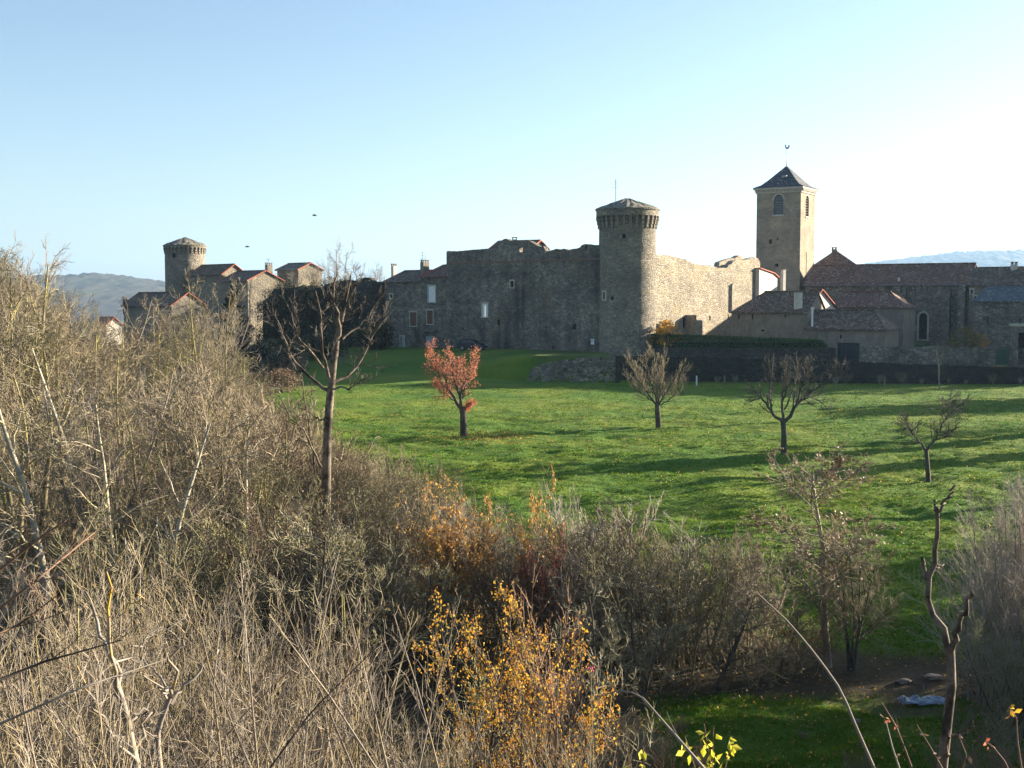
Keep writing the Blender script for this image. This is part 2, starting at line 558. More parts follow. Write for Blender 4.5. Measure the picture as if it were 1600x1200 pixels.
M['leaf_brown'] = leaf_mat("withered_brown_leaves", [(0.0, (0.10, 0.06, 0.035)), (0.5, (0.22, 0.14, 0.085)), (1.0, (0.36, 0.27, 0.18))], 0.2)
M['leaf_olive'] = leaf_mat("olive_leaves", [(0.0, (0.06, 0.065, 0.02)), (0.4, (0.13, 0.12, 0.04)), (0.8, (0.24, 0.20, 0.07)), (1.0, (0.40, 0.28, 0.08))], 0.3)
M['leaf_lime'] = leaf_mat("lime_yellow_leaves", [(0.0, (0.32, 0.36, 0.03)), (0.6, (0.55, 0.52, 0.05)), (1.0, (0.75, 0.62, 0.12))], 0.45)
M['leaf_ivy'] = leaf_mat("ivy_leaves", [(0.0, (0.03, 0.035, 0.015)), (0.6, (0.085, 0.08, 0.04)), (1.0, (0.22, 0.19, 0.11))], 0.15)
M['leaf_hedge'] = leaf_mat("hedge_leaves", [(0.0, (0.018, 0.05, 0.01)), (0.6, (0.05, 0.115, 0.025)), (1.0, (0.12, 0.2, 0.06))], 0.2)
M['leaf_dark'] = leaf_mat("evergreen_needles", [(0.0, (0.006, 0.014, 0.008)), (1.0, (0.025, 0.04, 0.02))], 0.1)
M['berry'] = plain_mat("pink_berries", (0.6, 0.03, 0.12), 0.4, var=0.2)
M['tarp'] = plain_mat("blue_white_sheet", (0.20, 0.27, 0.36), 0.45, var=0.5, scale=6)
M['rock'] = plain_mat("pale_rock", (0.22, 0.19, 0.16), 0.9, var=0.25)
M['bird'] = plain_mat("dark_feathers", (0.03, 0.03, 0.035), 0.8)

# grass blades: colour changes in patches over the field and from blade to blade
m, nt, b = new_mat("grass_blades")
gp = N(nt, "ShaderNodeNewGeometry")
n1 = noise(nt, gp.outputs['Position'], 0.22, 5, 0.65)
c = ramp(nt, n1, [(0.3, (0.026, 0.085, 0.003)), (0.48, (0.075, 0.165, 0.006)), (0.64, (0.19, 0.25, 0.016))])
c = mixc(nt, 0.45, c, ramp(nt, gp.outputs['Random Per Island'], [(0.0, (0.026, 0.08, 0.003)), (0.6, (0.10, 0.20, 0.008)), (0.96, (0.22, 0.28, 0.02)), (1.0, (0.30, 0.24, 0.08))]))
nt.links.new(c, b.inputs['Base Color'])
b.inputs['Roughness'].default_value = 0.8
b.inputs['Specular IOR Level'].default_value = 0.08
tr = N(nt, "ShaderNodeBsdfTranslucent"); nt.links.new(c, tr.inputs[0])
mx = N(nt, "ShaderNodeMixShader"); mx.inputs[0].default_value = 0.25
nt.links.new(b.outputs[0], mx.inputs[1]); nt.links.new(tr.outputs[0], mx.inputs[2])
nt.links.new(mx.outputs[0], nt.nodes["Material Output"].inputs[0])
M['grass'] = m

# ground: leaf litter, with grass and bare earth laid out by attributes of the sheet
m, nt, b = new_mat("ground_cover")
gp = N(nt, "ShaderNodeNewGeometry").outputs['Position']
n1 = noise(nt, gp, 0.6, 6, 0.7)
n2 = noise(nt, gp, 6.0, 4, 0.7)
n3 = noise(nt, gp, 0.12, 5, 0.6)
lit = mixc(nt, 0.5, ramp(nt, n1, [(0.3, (0.03, 0.026, 0.014)), (0.7, (0.09, 0.065, 0.035))]), ramp(nt, n2, [(0.3, (0.02, 0.025, 0.01)), (0.7, (0.12, 0.085, 0.045))]))
gr = mixc(nt, 0.5, ramp(nt, n1, [(0.3, (0.03, 0.10, 0.005)), (0.7, (0.09, 0.19, 0.01))]), ramp(nt, n2, [(0.3, (0.025, 0.07, 0.005)), (0.7, (0.11, 0.20, 0.012))]))
gr = mixc(nt, ramp(nt, n3, [(0.42, (0, 0, 0)), (0.65, (0.75, 0.75, 0.75))]), gr, (0.18, 0.21, 0.02))
er = mixc(nt, 0.5, ramp(nt, n1, [(0.3, (0.035, 0.027, 0.017)), (0.7, (0.085, 0.063, 0.043))]), ramp(nt, n2, [(0.3, (0.04, 0.03, 0.02)), (0.7, (0.17, 0.13, 0.095))]))
at1 = N(nt, "ShaderNodeAttribute"); at1.attribute_name = "grass_cover"
at2 = N(nt, "ShaderNodeAttribute"); at2.attribute_name = "bare_earth"
c = mixc(nt, at1.outputs['Fac'], lit, gr)
c = mixc(nt, at2.outputs['Fac'], c, er)
nt.links.new(c, b.inputs['Base Color'])
b.inputs['Roughness'].default_value = 1.0
bump(nt, b, n2, 0.7, 0.08)
M['ground'] = m

# ------------------------------------------------------------------ ground
# left boundary of the open field, as plan points (thicket lies to its left)
FB = [(30, -60), (38, -16.0), (44, 14.5), (47, 9.0), (50, 4.5), (56, 1.0), (62, -2.0), (70, -5.5), (80, -10.5), (90, -16), (110, -24), (140, -33), (170, -45)]


def field_left(y):
    return lerp_pts(y, FB)


def tussock(x, y):
    near = 1 - 0.45 * sstep((y - 80) / 40)
    return near * (0.52 * fbm(x / 1.9, y / 0.9, 21, 4) + 0.45 * fbm(x / 6.0, y / 4.0, 31, 3))


def masks(x, y):
    e = 1.2 * fbm(x / 3, y / 3, 11, 3)
    g = sstep((x - field_left(y) + e * 2) / 2.0) * sstep((y - 44.5 + 0 * x) / 2.0)
    low = sstep((y - 27) / 3) * sstep((42.6 - y + e) / 1.5) * sstep((x - 4) / 2) * 0.9
    g = np.maximum(g, low)
    px = x / np.maximum(y, 1)
    path = np.exp(-((y - 41.0 + 0.5 * e) / 0.55) ** 2) * sstep((x - 11.5) / 2) * 0.8
    bank = sstep(1 - (((x - 14.8) / 1.7) ** 2 + ((y - 43.6) / 1.7) ** 2) + e) * 0.8
    earth = np.clip(np.maximum(path, bank), 0, 1)
    g = g * (1 - 0.0 * px)
    yard = sstep((y - 136) / 1) * sstep((x - 2) / 1)
    earth = np.maximum(earth, 0.35 * yard)
    g = np.where(y > 215, 0.4, g)
    return g, earth


def axis(segs):
    out = []
    for a, b, s in segs:
        n = max(1, int(round((b - a) / s)))
        out += list(np.linspace(a, b, n, endpoint=False))
    out.append(segs[-1][1])
    return np.array(out)


gx = axis([(-14000, -1500, 1400), (-1500, -300, 150), (-300, -90, 15), (-90, -36, 2.0), (-36, 62, 0.28), (62, 100, 2.5), (100, 400, 25), (400, 1500, 160), (1500, 14000, 1400)])
gy = axis([(-60, 2, 4), (2, 30, 1.0), (30, 60, 0.22), (60, 100, 0.28), (100, 137, 0.4), (137, 150, 0.6), (150, 250, 2.5), (250, 600, 25), (600, 2000, 160), (2000, 16000, 1400)])
X, Y = np.meshgrid(gx, gy)
Z = tz(X, Y)
gmask, emask = masks(X, Y)
inner = sstep((62 - X) / 4) * sstep((X + 36) / 4) * sstep((np.where(X < 6, 150.0, 133.5) - Y) / 3) * sstep((Y - 30) / 2)
tus = tussock(X, Y)
Z = Z + tus * inner * (0.35 + 0.65 * gmask) * (1 - 0.4 * emask)
nx, ny = len(gx), len(gy)
V = np.stack([X, Y, Z], -1).reshape(-1, 3)
i = np.arange(nx * ny).reshape(ny, nx)
Q = np.stack([i[:-1, :-1], i[:-1, 1:], i[1:, 1:], i[1:, :-1]], -1).reshape(-1, 4)
me = mesh_np("ground", V, Q, mat=M['ground'], smooth=True)
for nm, arr in (("grass_cover", gmask), ("bare_earth", emask)):
    a = me.attributes.new(nm, 'FLOAT', 'POINT')
    a.data.foreach_set("value", np.asarray(arr, dtype=np.float32).ravel())
tag(link_mesh("ground", me), kind="structure", label="green sloping meadow with leaf-strewn thicket floor around it")

# ------------------------------------------------------------------ far hills
hm, nt, b = new_mat("wooded_hill")
gp = N(nt, "ShaderNodeNewGeometry").outputs['Position']
hc = mixc(nt, 0.5, ramp(nt, noise(nt, gp, 0.004, 6, 0.6), [(0.35, (0.03, 0.035, 0.018)), (0.55, (0.06, 0.045, 0.028)), (0.7, (0.09, 0.11, 0.035))]),
          ramp(nt, noise(nt, gp, 0.05, 4, 0.7), [(0.3, (0.02, 0.025, 0.012)), (0.7, (0.08, 0.07, 0.04))]))
nt.links.new(hc, b.inputs['Base Color'])
b.inputs['Roughness'].default_value = 1.0


def hill(name, pts, Yc, depth, seed, label, bumpy=7.0):
    pxs = np.linspace(pts[0][0], pts[-1][0], 420)
    crest = lerp_pts(pxs, pts)
    ys = np.linspace(-1, 1, 90)
    Yg = Yc + ys[:, None] * depth + 0 * pxs[None, :]
    rx = (pxs - 800) / F
    Xg = rx[None, :] * Yc * (1 + 0 * Yg)
    top = np.array([at(p, c_, Yc)[2] for p, c_ in zip(pxs, crest)])
    shape = np.cos(ys * math.pi / 2)[:, None] ** 1.1
    Zg = -42 + (top[None, :] + 42) * shape
    Zg = Zg + bumpy * fbm(Xg / 22, Yg / 22, seed, 3) * shape ** 0.5 + 9 * fbm(Xg / 160, Yg / 160, seed + 5, 3) * shape * (1 - shape) * 3
    n, k = Xg.shape
    Vv = np.stack([Xg, Yg, Zg], -1).reshape(-1, 3)
    ii = np.arange(n * k).reshape(n, k)
    Qq = np.stack([ii[:-1, :-1], ii[:-1, 1:], ii[1:, 1:], ii[1:, :-1]], -1).reshape(-1, 4)
    tag(link_mesh(name, mesh_np(name, Vv, Qq, mat=hm, smooth=True)), label, kind="structure")


hill("hill", [(-500, 470), (-200, 440), (40, 433), (100, 433), (130, 432), (150, 431), (160, 429), (185, 430), (190, 433), (220, 436), (262, 443), (330, 452), (450, 462), (600, 472), (800, 485)],
     3600, 1000, 5, "long blue wooded ridge behind the left round tower", 20)
hill("hill", [(1000, 480), (1150, 455), (1270, 430), (1345, 413), (1400, 407), (1440, 401), (1480, 396), (1530, 394), (1600, 393), (1800, 392), (2100, 405)],
     6000, 1700, 9, "pale hazy wooded hill behind the church roofs", 34)

# ------------------------------------------------------------------ facades
class Plane:
    """an upright wall plane through two plan points, A on the left and B on the right as seen from outside"""

    def __init__(s, A, B):
        s.A, s.B = Vector(A), Vector(B)
        s.d = (s.B - s.A)
        s.w = s.d.length
        s.d.normalize()
        s.n = Vector((s.d.y, -s.d.x))     # outward

    def hit(s, px, py):
        rx, rz = ray(px, py)
        # point (rx*Y, Y) with (P-A).n == 0
        Yv = (s.A.dot(s.n)) / (rx * s.n.x + s.n.y)
        P = Vector((rx * Yv, Yv))
        return (P - s.A).dot(s.d), rz * Yv

    def pt(s, u, z, off=0.0):
        p = s.A + s.d * u + s.n * off
        return (p.x, p.y, z)

    @property
    def ang(s):
        return math.atan2(s.d.y, s.d.x)


def panel(mb, pl, zb, top, holes=(), th=0.6, off=0.0, u0=0.0, u1=None):
    """upright wall with a piecewise straight top [(u, z)...] and openings (ua, ub, za, zb, arched)"""
    if u1 is None: u1 = pl.w
    if isinstance(top, (int, float)): top = [(u0, top), (u1, top)]
    brk = {u0, u1}
    for u, _ in top:
        if u0 < u < u1: brk.add(u)
    for h in holes:
        n = 8 if len(h) > 4 and h[4] else 1
        for k in range(n + 1): brk.add(h[0] + (h[1] - h[0]) * k / n)
    brk = sorted(brk)
    tu, tzv = [t[0] for t in top], [t[1] for t in top]
    T = lambda u: float(np.interp(u, tu, tzv))

    def hi(h, u):
        if len(h) > 4 and h[4]:
            r = (h[1] - h[0]) / 2
            k = (u - (h[0] + h[1]) / 2) / r
            return h[3] - r + r * math.sqrt(max(0, 1 - k * k))
        return h[3]

    for a, b_ in zip(brk[:-1], brk[1:]):
        if b_ - a < 1e-6: continue
        mid = (a + b_) / 2
        hs = sorted([h for h in holes if h[0] < mid < h[1]], key=lambda h: h[2])
        lo_a, lo_b = zb, zb
        for h in hs:
            ha, hb = hi(h, a), hi(h, b_)
            for o in (off, off - th):
                mb.face([pl.pt(a, lo_a, o), pl.pt(b_, lo_b, o), pl.pt(b_, h[2], o), pl.pt(a, h[2], o)])
            mb.face([pl.pt(a, h[2], off), pl.pt(b_, h[2], off), pl.pt(b_, h[2], off - th), pl.pt(a, h[2], off - th)])
            mb.face([pl.pt(a, ha, off), pl.pt(b_, hb, off), pl.pt(b_, hb, off - th), pl.pt(a, ha, off - th)])
            lo_a, lo_b = ha, hb
        ta, tb = T(a + 1e-5), T(b_ - 1e-5)
        for o in (off, off - th):
            mb.face([pl.pt(a, lo_a, o), pl.pt(b_, lo_b, o), pl.pt(b_, tb, o), pl.pt(a, ta, o)])
        mb.face([pl.pt(a, ta, off), pl.pt(b_, tb, off), pl.pt(b_, tb, off - th), pl.pt(a, ta, off - th)])
    for h in holes:
        for u in (h[0], h[1]):
            z1 = hi(h, u)
            mb.face([pl.pt(u, h[2], off), pl.pt(u, z1, off), pl.pt(u, z1, off - th), pl.pt(u, h[2], off - th)])
    for u in (u0, u1):
        mb.face([pl.pt(u, zb, off), pl.pt(u, T(u), off), pl.pt(u, T(u), off - th), pl.pt(u, zb, off - th)])


def pbox(mb, pl, ua, ub, za, zb, o0, o1):
    """box on a wall plane between two offsets from it"""
    um, zm, om = (ua + ub) / 2, (za + zb) / 2, (o0 + o1) / 2
    c = pl.pt(um, zm, om)
    mb.box(c, (abs(ub - ua), abs(o1 - o0), abs(zb - za)), pl.ang)


def px_hole(pl, x0, y0, x1, y1, arch=False):
    ua, za = pl.hit(x0, y1)
    ub, zb_ = pl.hit(x1, y0)
    return (ua, ub, za, zb_, arch)


def window_parts(root, pl, h, kind='dark', frame=True, off=0.0, label=None):
    """what fills an opening: pane or shutters set back in it, and a cut-stone surround 3 cm proud"""
    ua, ub, za, zb_ = h[:4]
    w = ub - ua
    mb = MB(); pbox(mb, pl, ua - 0.02, ub + 0.02, za - 0.02, zb_ + 0.02, off - 0.40, off - 0.34)
    name = {'dark': 'window', 'shutter': 'shutter', 'brown': 'shutter', 'door': 'door', 'garage': 'door', 'louvre': 'louvre'}[kind]
    mat = {'dark': M['glass'], 'shutter': M['paint_white'], 'brown': M['wood_brown'], 'door': M['wood_grey'], 'garage': M['wood_dark'], 'louvre': M['void']}[kind]
    wd = None
    if kind in ('shutter', 'brown'):
        mb = MB()
        for k in range(2):
            a = ua + k * w / 2 + 0.02
            b_ = a + w / 2 - 0.04
            pbox(mb, pl, a, b_, za + 0.02, zb_ - 0.02, off - 0.12, off - 0.06)
            for q in range(2):
                zc = za + (zb_ - za) * (0.2 + 0.6 * q)
                pbox(mb, pl, a + 0.03, b_ - 0.03, zc - 0.05, zc + 0.05, off - 0.06, off - 0.03)
        wd = mb.build(name, mat, root, merge=False)
    elif kind in ('door', 'garage'):
        mb = MB()
        n = max(3, int(w / 0.3))
        for k in range(n):
            pbox(mb, pl, ua + w * k / n + 0.006, ua + w * (k + 1) / n - 0.006, za + 0.02, zb_ - 0.02, off - 0.2, off - 0.14 + 0.012 * (k % 2))
        wd = mb.build('door', mat, root, merge=False)
        hb = MB(); pbox(hb, pl, ub - 0.2, ub - 0.14, za + 0.95, za + 1.1, off - 0.13, off - 0.06)
        hb.build('handle', M['iron'], wd)
    elif kind == 'dark':
        wd = mb.build('window', mat, root)
    if frame:
        t = 0.14
        fb = MB()
        pbox(fb, pl, ua - t, ua - 0.003, za, zb_, off - 0.1, off + 0.035)
        pbox(fb, pl, ub + 0.003, ub + t, za, zb_, off - 0.1, off + 0.035)
        pbox(fb, pl, ua - t - 0.05, ub + t + 0.05, zb_ + 0.003, zb_ + 0.2, off - 0.1, off + 0.04)
        pbox(fb, pl, ua - t - 0.05, ub + t + 0.05, za - 0.13, za - 0.003, off - 0.1, off + 0.06)
        fb.build('frame', M['stone_trim'], wd if wd else root, merge=False)
    if label and wd: wd['label'] = label
    return wd


def chimney(root, x, y, z0, z1, w=0.7, d=0.7, rot=0.0, mat=None, caps=True):
    mb = MB()
    mb.box((x, y, (z0 + z1) / 2), (w, d, z1 - z0), rot)
    o = mb.build('chimney', mat or M['plaster'], root, bevel=0.02)
    cb = MB()
    if caps:
        for k in (-1, 1):
            for q in (-1, 1):
                cb.box((x + k * w * 0.36 * math.cos(rot) - q * d * 0.36 * math.sin(rot), y + k * w * 0.36 * math.sin(rot) + q * d * 0.36 * math.cos(rot), z1 + 0.13), (0.14, 0.14, 0.26), rot)
        cb.box((x, y, z1 + 0.30), (w * 1.15, d * 1.15, 0.08), rot)
    else:
        cb.box((x, y, z1 + 0.05), (w * 1.2, d * 1.2, 0.1), rot)
    cb.build('chimney_cap', M['plaster'], o, merge=False)
    return o


def roof_pair(root, P, Hz_eave, Hz_ridge, mat, ov=0.35, hip0=0.0, hip1=0.0, th=0.14, verge=True):
    """gabled or hipped roof over plan corners P = [front-left, front-right, back-right, back-left], ridge parallel to the front"""
    fl, fr, br, bl = [Vector(p) for p in P]
    d = (fr - fl).normalized()
    q = (bl - fl).normalized()
    slope = (Hz_ridge - Hz_eave) / ((bl - fl).length / 2)
    fl2, fr2 = fl - q * ov - d * ov * 0.6, fr - q * ov + d * ov * 0.6
    bl2, br2 = bl + q * ov - d * ov * 0.6, br + q * ov + d * ov * 0.6
    ze = Hz_eave - slope * ov
    r0 = (fl2 + bl2) / 2 + d * hip0
    r1 = (fr2 + br2) / 2 - d * hip1
    v3 = lambda p, z: (p.x, p.y, z)
    mb = MB()
    mb.slab([v3(fl2, ze), v3(fr2, ze), v3(r1, Hz_ridge), v3(r0, Hz_ridge)], th)
    mb.slab([v3(br2, ze), v3(bl2, ze), v3(r0, Hz_ridge), v3(r1, Hz_ridge)], th)
    if hip0 > 0: mb.slab([v3(bl2, ze), v3(fl2, ze), v3(r0, Hz_ridge)], th)
    if hip1 > 0: mb.slab([v3(fr2, ze), v3(br2, ze), v3(r1, Hz_ridge)], th)
    o = mb.build('roof', mat, root, merge=False)
    cb = MB()
    n = max(2, int((r1 - r0).length / 0.45))
    for k in range(n):
        a, b_ = r0 + (r1 - r0) * (k / n), r0 + (r1 - r0) * ((k + 0.97) / n)
        cb.tube([v3(a, Hz_ridge + 0.03 + 0.012 * (k % 2)), v3(b_, Hz_ridge + 0.05)], 0.12, 6)
    cb.build('ridge_tiles', mat, o, merge=False)
    if verge:
        for e, h_ in ((fl2, hip0), (fr2, hip1)):
            if h_ > 0: continue
            s_ = -1 if e is fl2 else 1
            rr = (r0 if s_ < 0 else r1)
            ee = bl2 if s_ < 0 else br2
            for c0 in (e, ee):
                vb = MB()
                vb.tube([v3(c0 + d * 0.05 * s_, ze + 0.02), v3(rr + d * 0.05 * s_, Hz_ridge + 0.03)], 0.075, 5)
                vb.build('verge_tiles', M['verge'], o, merge=False)
    return o


def gable_house(name, label, A, B, depth, zb, ze, zr, wall, roof, holes_front=(), hip0=0.0, hip1=0.0, cat='house', group=None, holes_right=(), ov=0.35, verge=True):
    """front wall A-B (left to right seen from outside), ridge parallel to it"""
    A, B = Vector(A), Vector(B)
    d = (B - A).normalized()
    n = Vector((d.y, -d.x))
    C, D = B - n * depth, A - n * depth
    root = empty(name, (A.x, A.y, zb), label, cat, group)
    mb = MB()
    pf = Plane(A, B)
    panel(mb, pf, zb, ze, holes_front, 0.5)
    slope_top = lambda w, hip: [(0, ze), (w, ze)] if hip > 0 else [(0, ze), (w / 2, zr - 0.1), (w, ze)]
    pr = Plane(B - d * 0.0, C)
    panel(mb, pr, zb, slope_top(depth, hip1), holes_right, 0.5, u0=0.502, u1=depth)
    pl_ = Plane(D, A)
    panel(mb, pl_, zb, slope_top(depth, hip0), (), 0.5, u0=0.0, u1=depth - 0.502)
    pb = Plane(C, D)
    panel(mb, pb, zb, ze, (), 0.5, u0=0.502, u1=pb.w - 0.502)
    # gable fillets over the half-metre wall corners
    o = mb.build('wall', wall, root, merge=False)
    roof_pair(root, [A, B, C, D], ze, zr, roof, ov=ov, hip0=hip0, hip1=hip1, verge=verge)
    return root, pf, pr


# ------------------------------------------------------------------ round towers
def round_tower(name, label, cx, cy_, r, zb, z_shaft, z_eave, z_apex, rt, holes, ncorb, seed):
    root = empty(name, (cx, cy_, zb), label, 'tower')
    n, rows = 96, 60
    th = np.linspace(0, 2 * math.pi, n, endpoint=False)
    zs = np.linspace(zb, z_shaft, rows)
    T, ZZ = np.meshgrid(th, zs)
    rr = r * (1.0 + 0.035 * (1 - (ZZ - zb) / (z_shaft - zb)))
    rr = rr + 0.07 * fbm(T * 14 / (2 * math.pi) * 3, ZZ * 2.2, seed, 2) * np.ones_like(T)
    rr[:, :] = rr
    Vv = np.stack([rr * np.cos(T), rr * np.sin(T), ZZ - zb], -1).reshape(-1, 3)
    ii = np.arange(n * rows).reshape(rows, n)
    jj = np.roll(ii, -1, axis=1)
    Qq = np.stack([ii[:-1], jj[:-1], jj[1:], ii[1:]], -1).reshape(-1, 4)
    link_mesh('wall', mesh_np('wall', Vv, Qq, mat=M['tower'], smooth=True), root)
    # drum above the corbels
    zc = z_shaft + (z_eave - z_shaft) * 0.45
    mb = MB()
    k = 64
    for a in range(k):
        a0, a1 = 2 * math.pi * a / k, 2 * math.pi * (a + 1) / k
        pr_ = [(r * 0.9, z_shaft), (r * 1.0, z_shaft + 0.02), (rt - 0.42, z_shaft + 0.25), (rt - 0.42, zc), (rt, zc + 0.003), (rt, z_eave), (r * 0.9, z_eave)]
        for (ra, za), (rb, zb2) in zip(pr_[:-1], pr_[1:]):
            mb.face([(cx + ra * math.cos(a0), cy_ + ra * math.sin(a0), za), (cx + ra * math.cos(a1), cy_ + ra * math.sin(a1), za),
                     (cx + rb * math.cos(a1), cy_ + rb * math.sin(a1), zb2), (cx + rb * math.cos(a0), cy_ + rb * math.sin(a0), zb2)])
    mb.build('parapet', M['tower'], root)
    # corbels, each a stepped bracket
    me = None
    for a in range(ncorb):
        ang = 2 * math.pi * (a + 0.5) / ncorb
        if me is None:
            cb = MB()
            for q in range(3):
                z0 = z_shaft - zb - 0.75 + q * (zc - z_shaft + 0.75) / 3
                z1 = z_shaft - zb - 0.75 + (q + 1) * (zc - z_shaft + 0.75) / 3
                L = (rt - r + 0.02) * (0.45 + 0.275 * q)
                cb.box((r - 0.1 + L / 2, 0, (z0 + z1) / 2), (L + 0.2, 0.3, z1 - z0 - 0.004))
            o = cb.build('corbel', M['tower'], None, merge=False)
            o.parent = root
            me = o
        else:
            o = me.copy(); COL.objects.link(o); o.parent = root
        o.rotation_euler = (0, 0, ang)
    # uneven conical slab roof
    rng = np.random.default_rng(seed)
    rb = MB()
    rings = [(rt + 0.12, z_eave + 0.0), (rt * 0.86, None), (rt * 0.6, None), (rt * 0.3, None), (0.25, None)]
    P = []
    for j, (ra, _) in enumerate(rings):
        f = 1 - ra / (rt + 0.12)
        z = z_eave + (z_apex - z_eave) * (f ** 0.92)
        row = []
        for a in range(48):
            row.append((cx + ra * math.cos(2 * math.pi * a / 48), cy_ + ra * math.sin(2 * math.pi * a / 48), z + rng.normal(0, 0.05)))
        P.append(row)
    for j in range(len(P) - 1):
        for a in range(48):
            rb.face([P[j][a], P[j][(a + 1) % 48], P[j + 1][(a + 1) % 48], P[j + 1][a]])
    rb.face(P[-1])
    for a in range(48):
        p, q = P[0][a], P[0][(a + 1) % 48]
        rb.face([p, q, (q[0], q[1], z_eave - 0.16), (p[0], p[1], z_eave - 0.16)])
    rb.build('roof', M['stone_roof'], root)
    # openings: deep-set dark panes in cut-stone frames
    for px, py, w, h, fr in holes:
        rx, rz = ray(px, py)
        a_ = rx * rx + 1; b_ = -2 * (rx * cx + cy_); c_ = cx * cx + cy_ * cy_ - (r * 1.02) ** 2
        Yh = (-b_ - math.sqrt(max(0, b_ * b_ - 4 * a_ * c_))) / (2 * a_)
        hx, hy, hz = rx * Yh, Yh, rz * Yh
        an = math.atan2(hy - cy_, hx - cx)
        wb_ = MB(); wb_.box((hx - 0.05 * math.cos(an), hy - 0.05 * math.sin(an), hz), (0.3, w, h), an)
        wo_ = wb_.build('window', M['void'], root)
        if fr:
            fb = MB()
            for s_ in (-1, 1):
                fb.box((hx - s_ * (w / 2 + 0.09) * math.sin(an), hy + s_ * (w / 2 + 0.09) * math.cos(an), hz), (0.42, 0.16, h), an)
                fb.box((hx, hy, hz + s_ * (h / 2 + 0.1)), (0.44, w + 0.36, 0.18), an)
            fb.build('frame', M['stone_trim'], wo_, merge=False)
    return root


TX, TY = px_x(980, 149.5, 430), 149.5
tr_main = round_tower('round_tower', 'tall round stone tower with corbelled top at the corner of the castle wall', TX, TY, 3.45, -8.5,
                      at(980, 345, 146)[2], at(980, 324, 146)[2], at(983, 309, 149)[2], 3.82,
                      [(945.5, 462, 0.35, 0.85, True), (975, 369, 0.4, 0.5, False), (957, 466, 0.3, 0.4, False)], 30, 4)
ab = MB()
bx, by, bz = at(962, 312, 148.5)
ab.tube([(bx, by, bz - 0.3), (bx, by, bz + 2.5)], 0.035, 5)
for k, L in ((2.2, 0.35), (1.9, 0.5), (1.5, 0.7)):
    ab.tube([(bx - L * 0.6, by, bz + k), (bx + L * 0.4, by + L * 0.3, bz + k)], 0.018, 4)
o = ab.build('antenna', M['iron'], None, merge=False); tag(o, 'thin television antenna on the roof of the tall round tower', 'antenna')
LTX, LTY = px_x(289.5, 216, 430), 216
round_tower('round_tower', 'squat round stone tower on the left, farther away behind the houses', LTX, LTY, 3.42, -8.0,
            at(289, 389, 212)[2], at(289, 382, 212)[2], at(290, 370, 215)[2], 3.65, [(272, 399, 0.4, 0.8, False)], 30, 7)

# ------------------------------------------------------------------ castle front wall
CA = Vector(CL0)
dirc = Vector(CLD)


def on_line(px, P0, d, py=470):
    rx, _ = ray(px, py)
    # P0 + d*t on the vertical plane x = rx*y
    t = (rx * P0.y - P0.x) / (d.x - rx * d.y)
    return P0 + d * t


PW_A = on_line(697, CA, dirc)
pw = Plane(PW_A, CA)
root = empty('castle_wall', (PW_A.x, PW_A.y, -8), 'long high grey castle wall in shade with jagged broken top, left of the tall tower', 'wall')
zc = pw.hit(935, 405)[1]
zcl = pw.hit(700, 413)[1]
course_z = (zc + zcl) / 2
hole_px = [(797.5, 439, 802.5, 449, 'dark', True), (753, 474, 762, 495, 'shutter', True), (777, 499, 781, 508, 'dark', False), (894, 506, 900, 515, 'dark', False),
           (863, 541, 866, 548, 'dark', False), (804, 489, 806, 492, 'dark', False), (853, 511, 855, 514, 'dark', False), (889, 489, 891, 492, 'dark', False), (927, 489, 929, 492, 'dark', False),
           (722, 512, 724, 515, 'dark', False), (787, 543, 789, 546, 'dark', False), (823, 512, 825, 515, 'dark', False), (708, 455, 710, 458, 'dark', False)]
hs = [px_hole(pw, *h[:4]) for h in hole_px]
mb = MB()
panel(mb, pw, -8.2, course_z, hs, 1.0, u0=0, u1=pw.w - 1.0)
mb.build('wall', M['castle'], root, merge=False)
for h, hp in zip(hs, hole_px):
    window_parts(root, pw, h, hp[4], hp[5], label='white closed shutters' if hp[4] == 'shutter' else None)
cb = MB(); pbox(cb, pw, 0.4, pw.w - 1.2, course_z + 0.003, course_z + 0.16, -0.4, 0.09)
cb.build('string_course', M['course'], root)
prof = [(697, 393), (700, 392), (705, 393), (740, 390), (775, 387.5), (776.5, 387), (777, 378), (783, 376), (789, 372.5), (796, 375.5), (812, 376), (826, 375.5), (833, 381), (842, 385), (848, 385), (852, 392), (858, 392), (862, 390.5), (868, 388.5), (874, 389.5), (880, 388.5),
        (886, 391), (893, 389), (900, 388), (905, 387), (908, 383.5), (913, 382), (918, 381), (923, 382.5), (935, 383), (970, 383)]
rng = np.random.default_rng(2)
top = []
for (x0, y0), (x1, y1) in zip(prof[:-1], prof[1:]):
    n = max(1, int((x1 - x0) / 3))
    for k in range(n):
        xx, yy = x0 + (x1 - x0) * k / n, y0 + (y1 - y0) * k / n + rng.normal(0, 0.35)
        top.append(pw.hit(xx, yy))
top.append(pw.hit(*prof[-1]))
top[0] = (0.0, top[0][1])
hs2 = [px_hole(pw, 810.5, 386, 816, 394), px_hole(pw, 913, 384, 916.5, 390), px_hole(pw, 832.5, 386, 834.5, 389)]
mb = MB()
panel(mb, pw, course_z + 0.165, top, hs2, 0.7, off=-0.1, u0=0, u1=pw.w - 1.0)
mb.build('parapet', M['castle'], root, merge=False)
# return wall at the left end, running back
bk = Vector((0.683, 0.73))
pl2 = Plane(PW_A + bk * 9, PW_A)
mb = MB(); panel(mb, pl2, -8.2, [(0, top[0][1] - 0.8), (9, top[0][1])], (), 0.7, u0=0, u1=8.9)
mb.build('return_wall', M['castle'], root, merge=False)
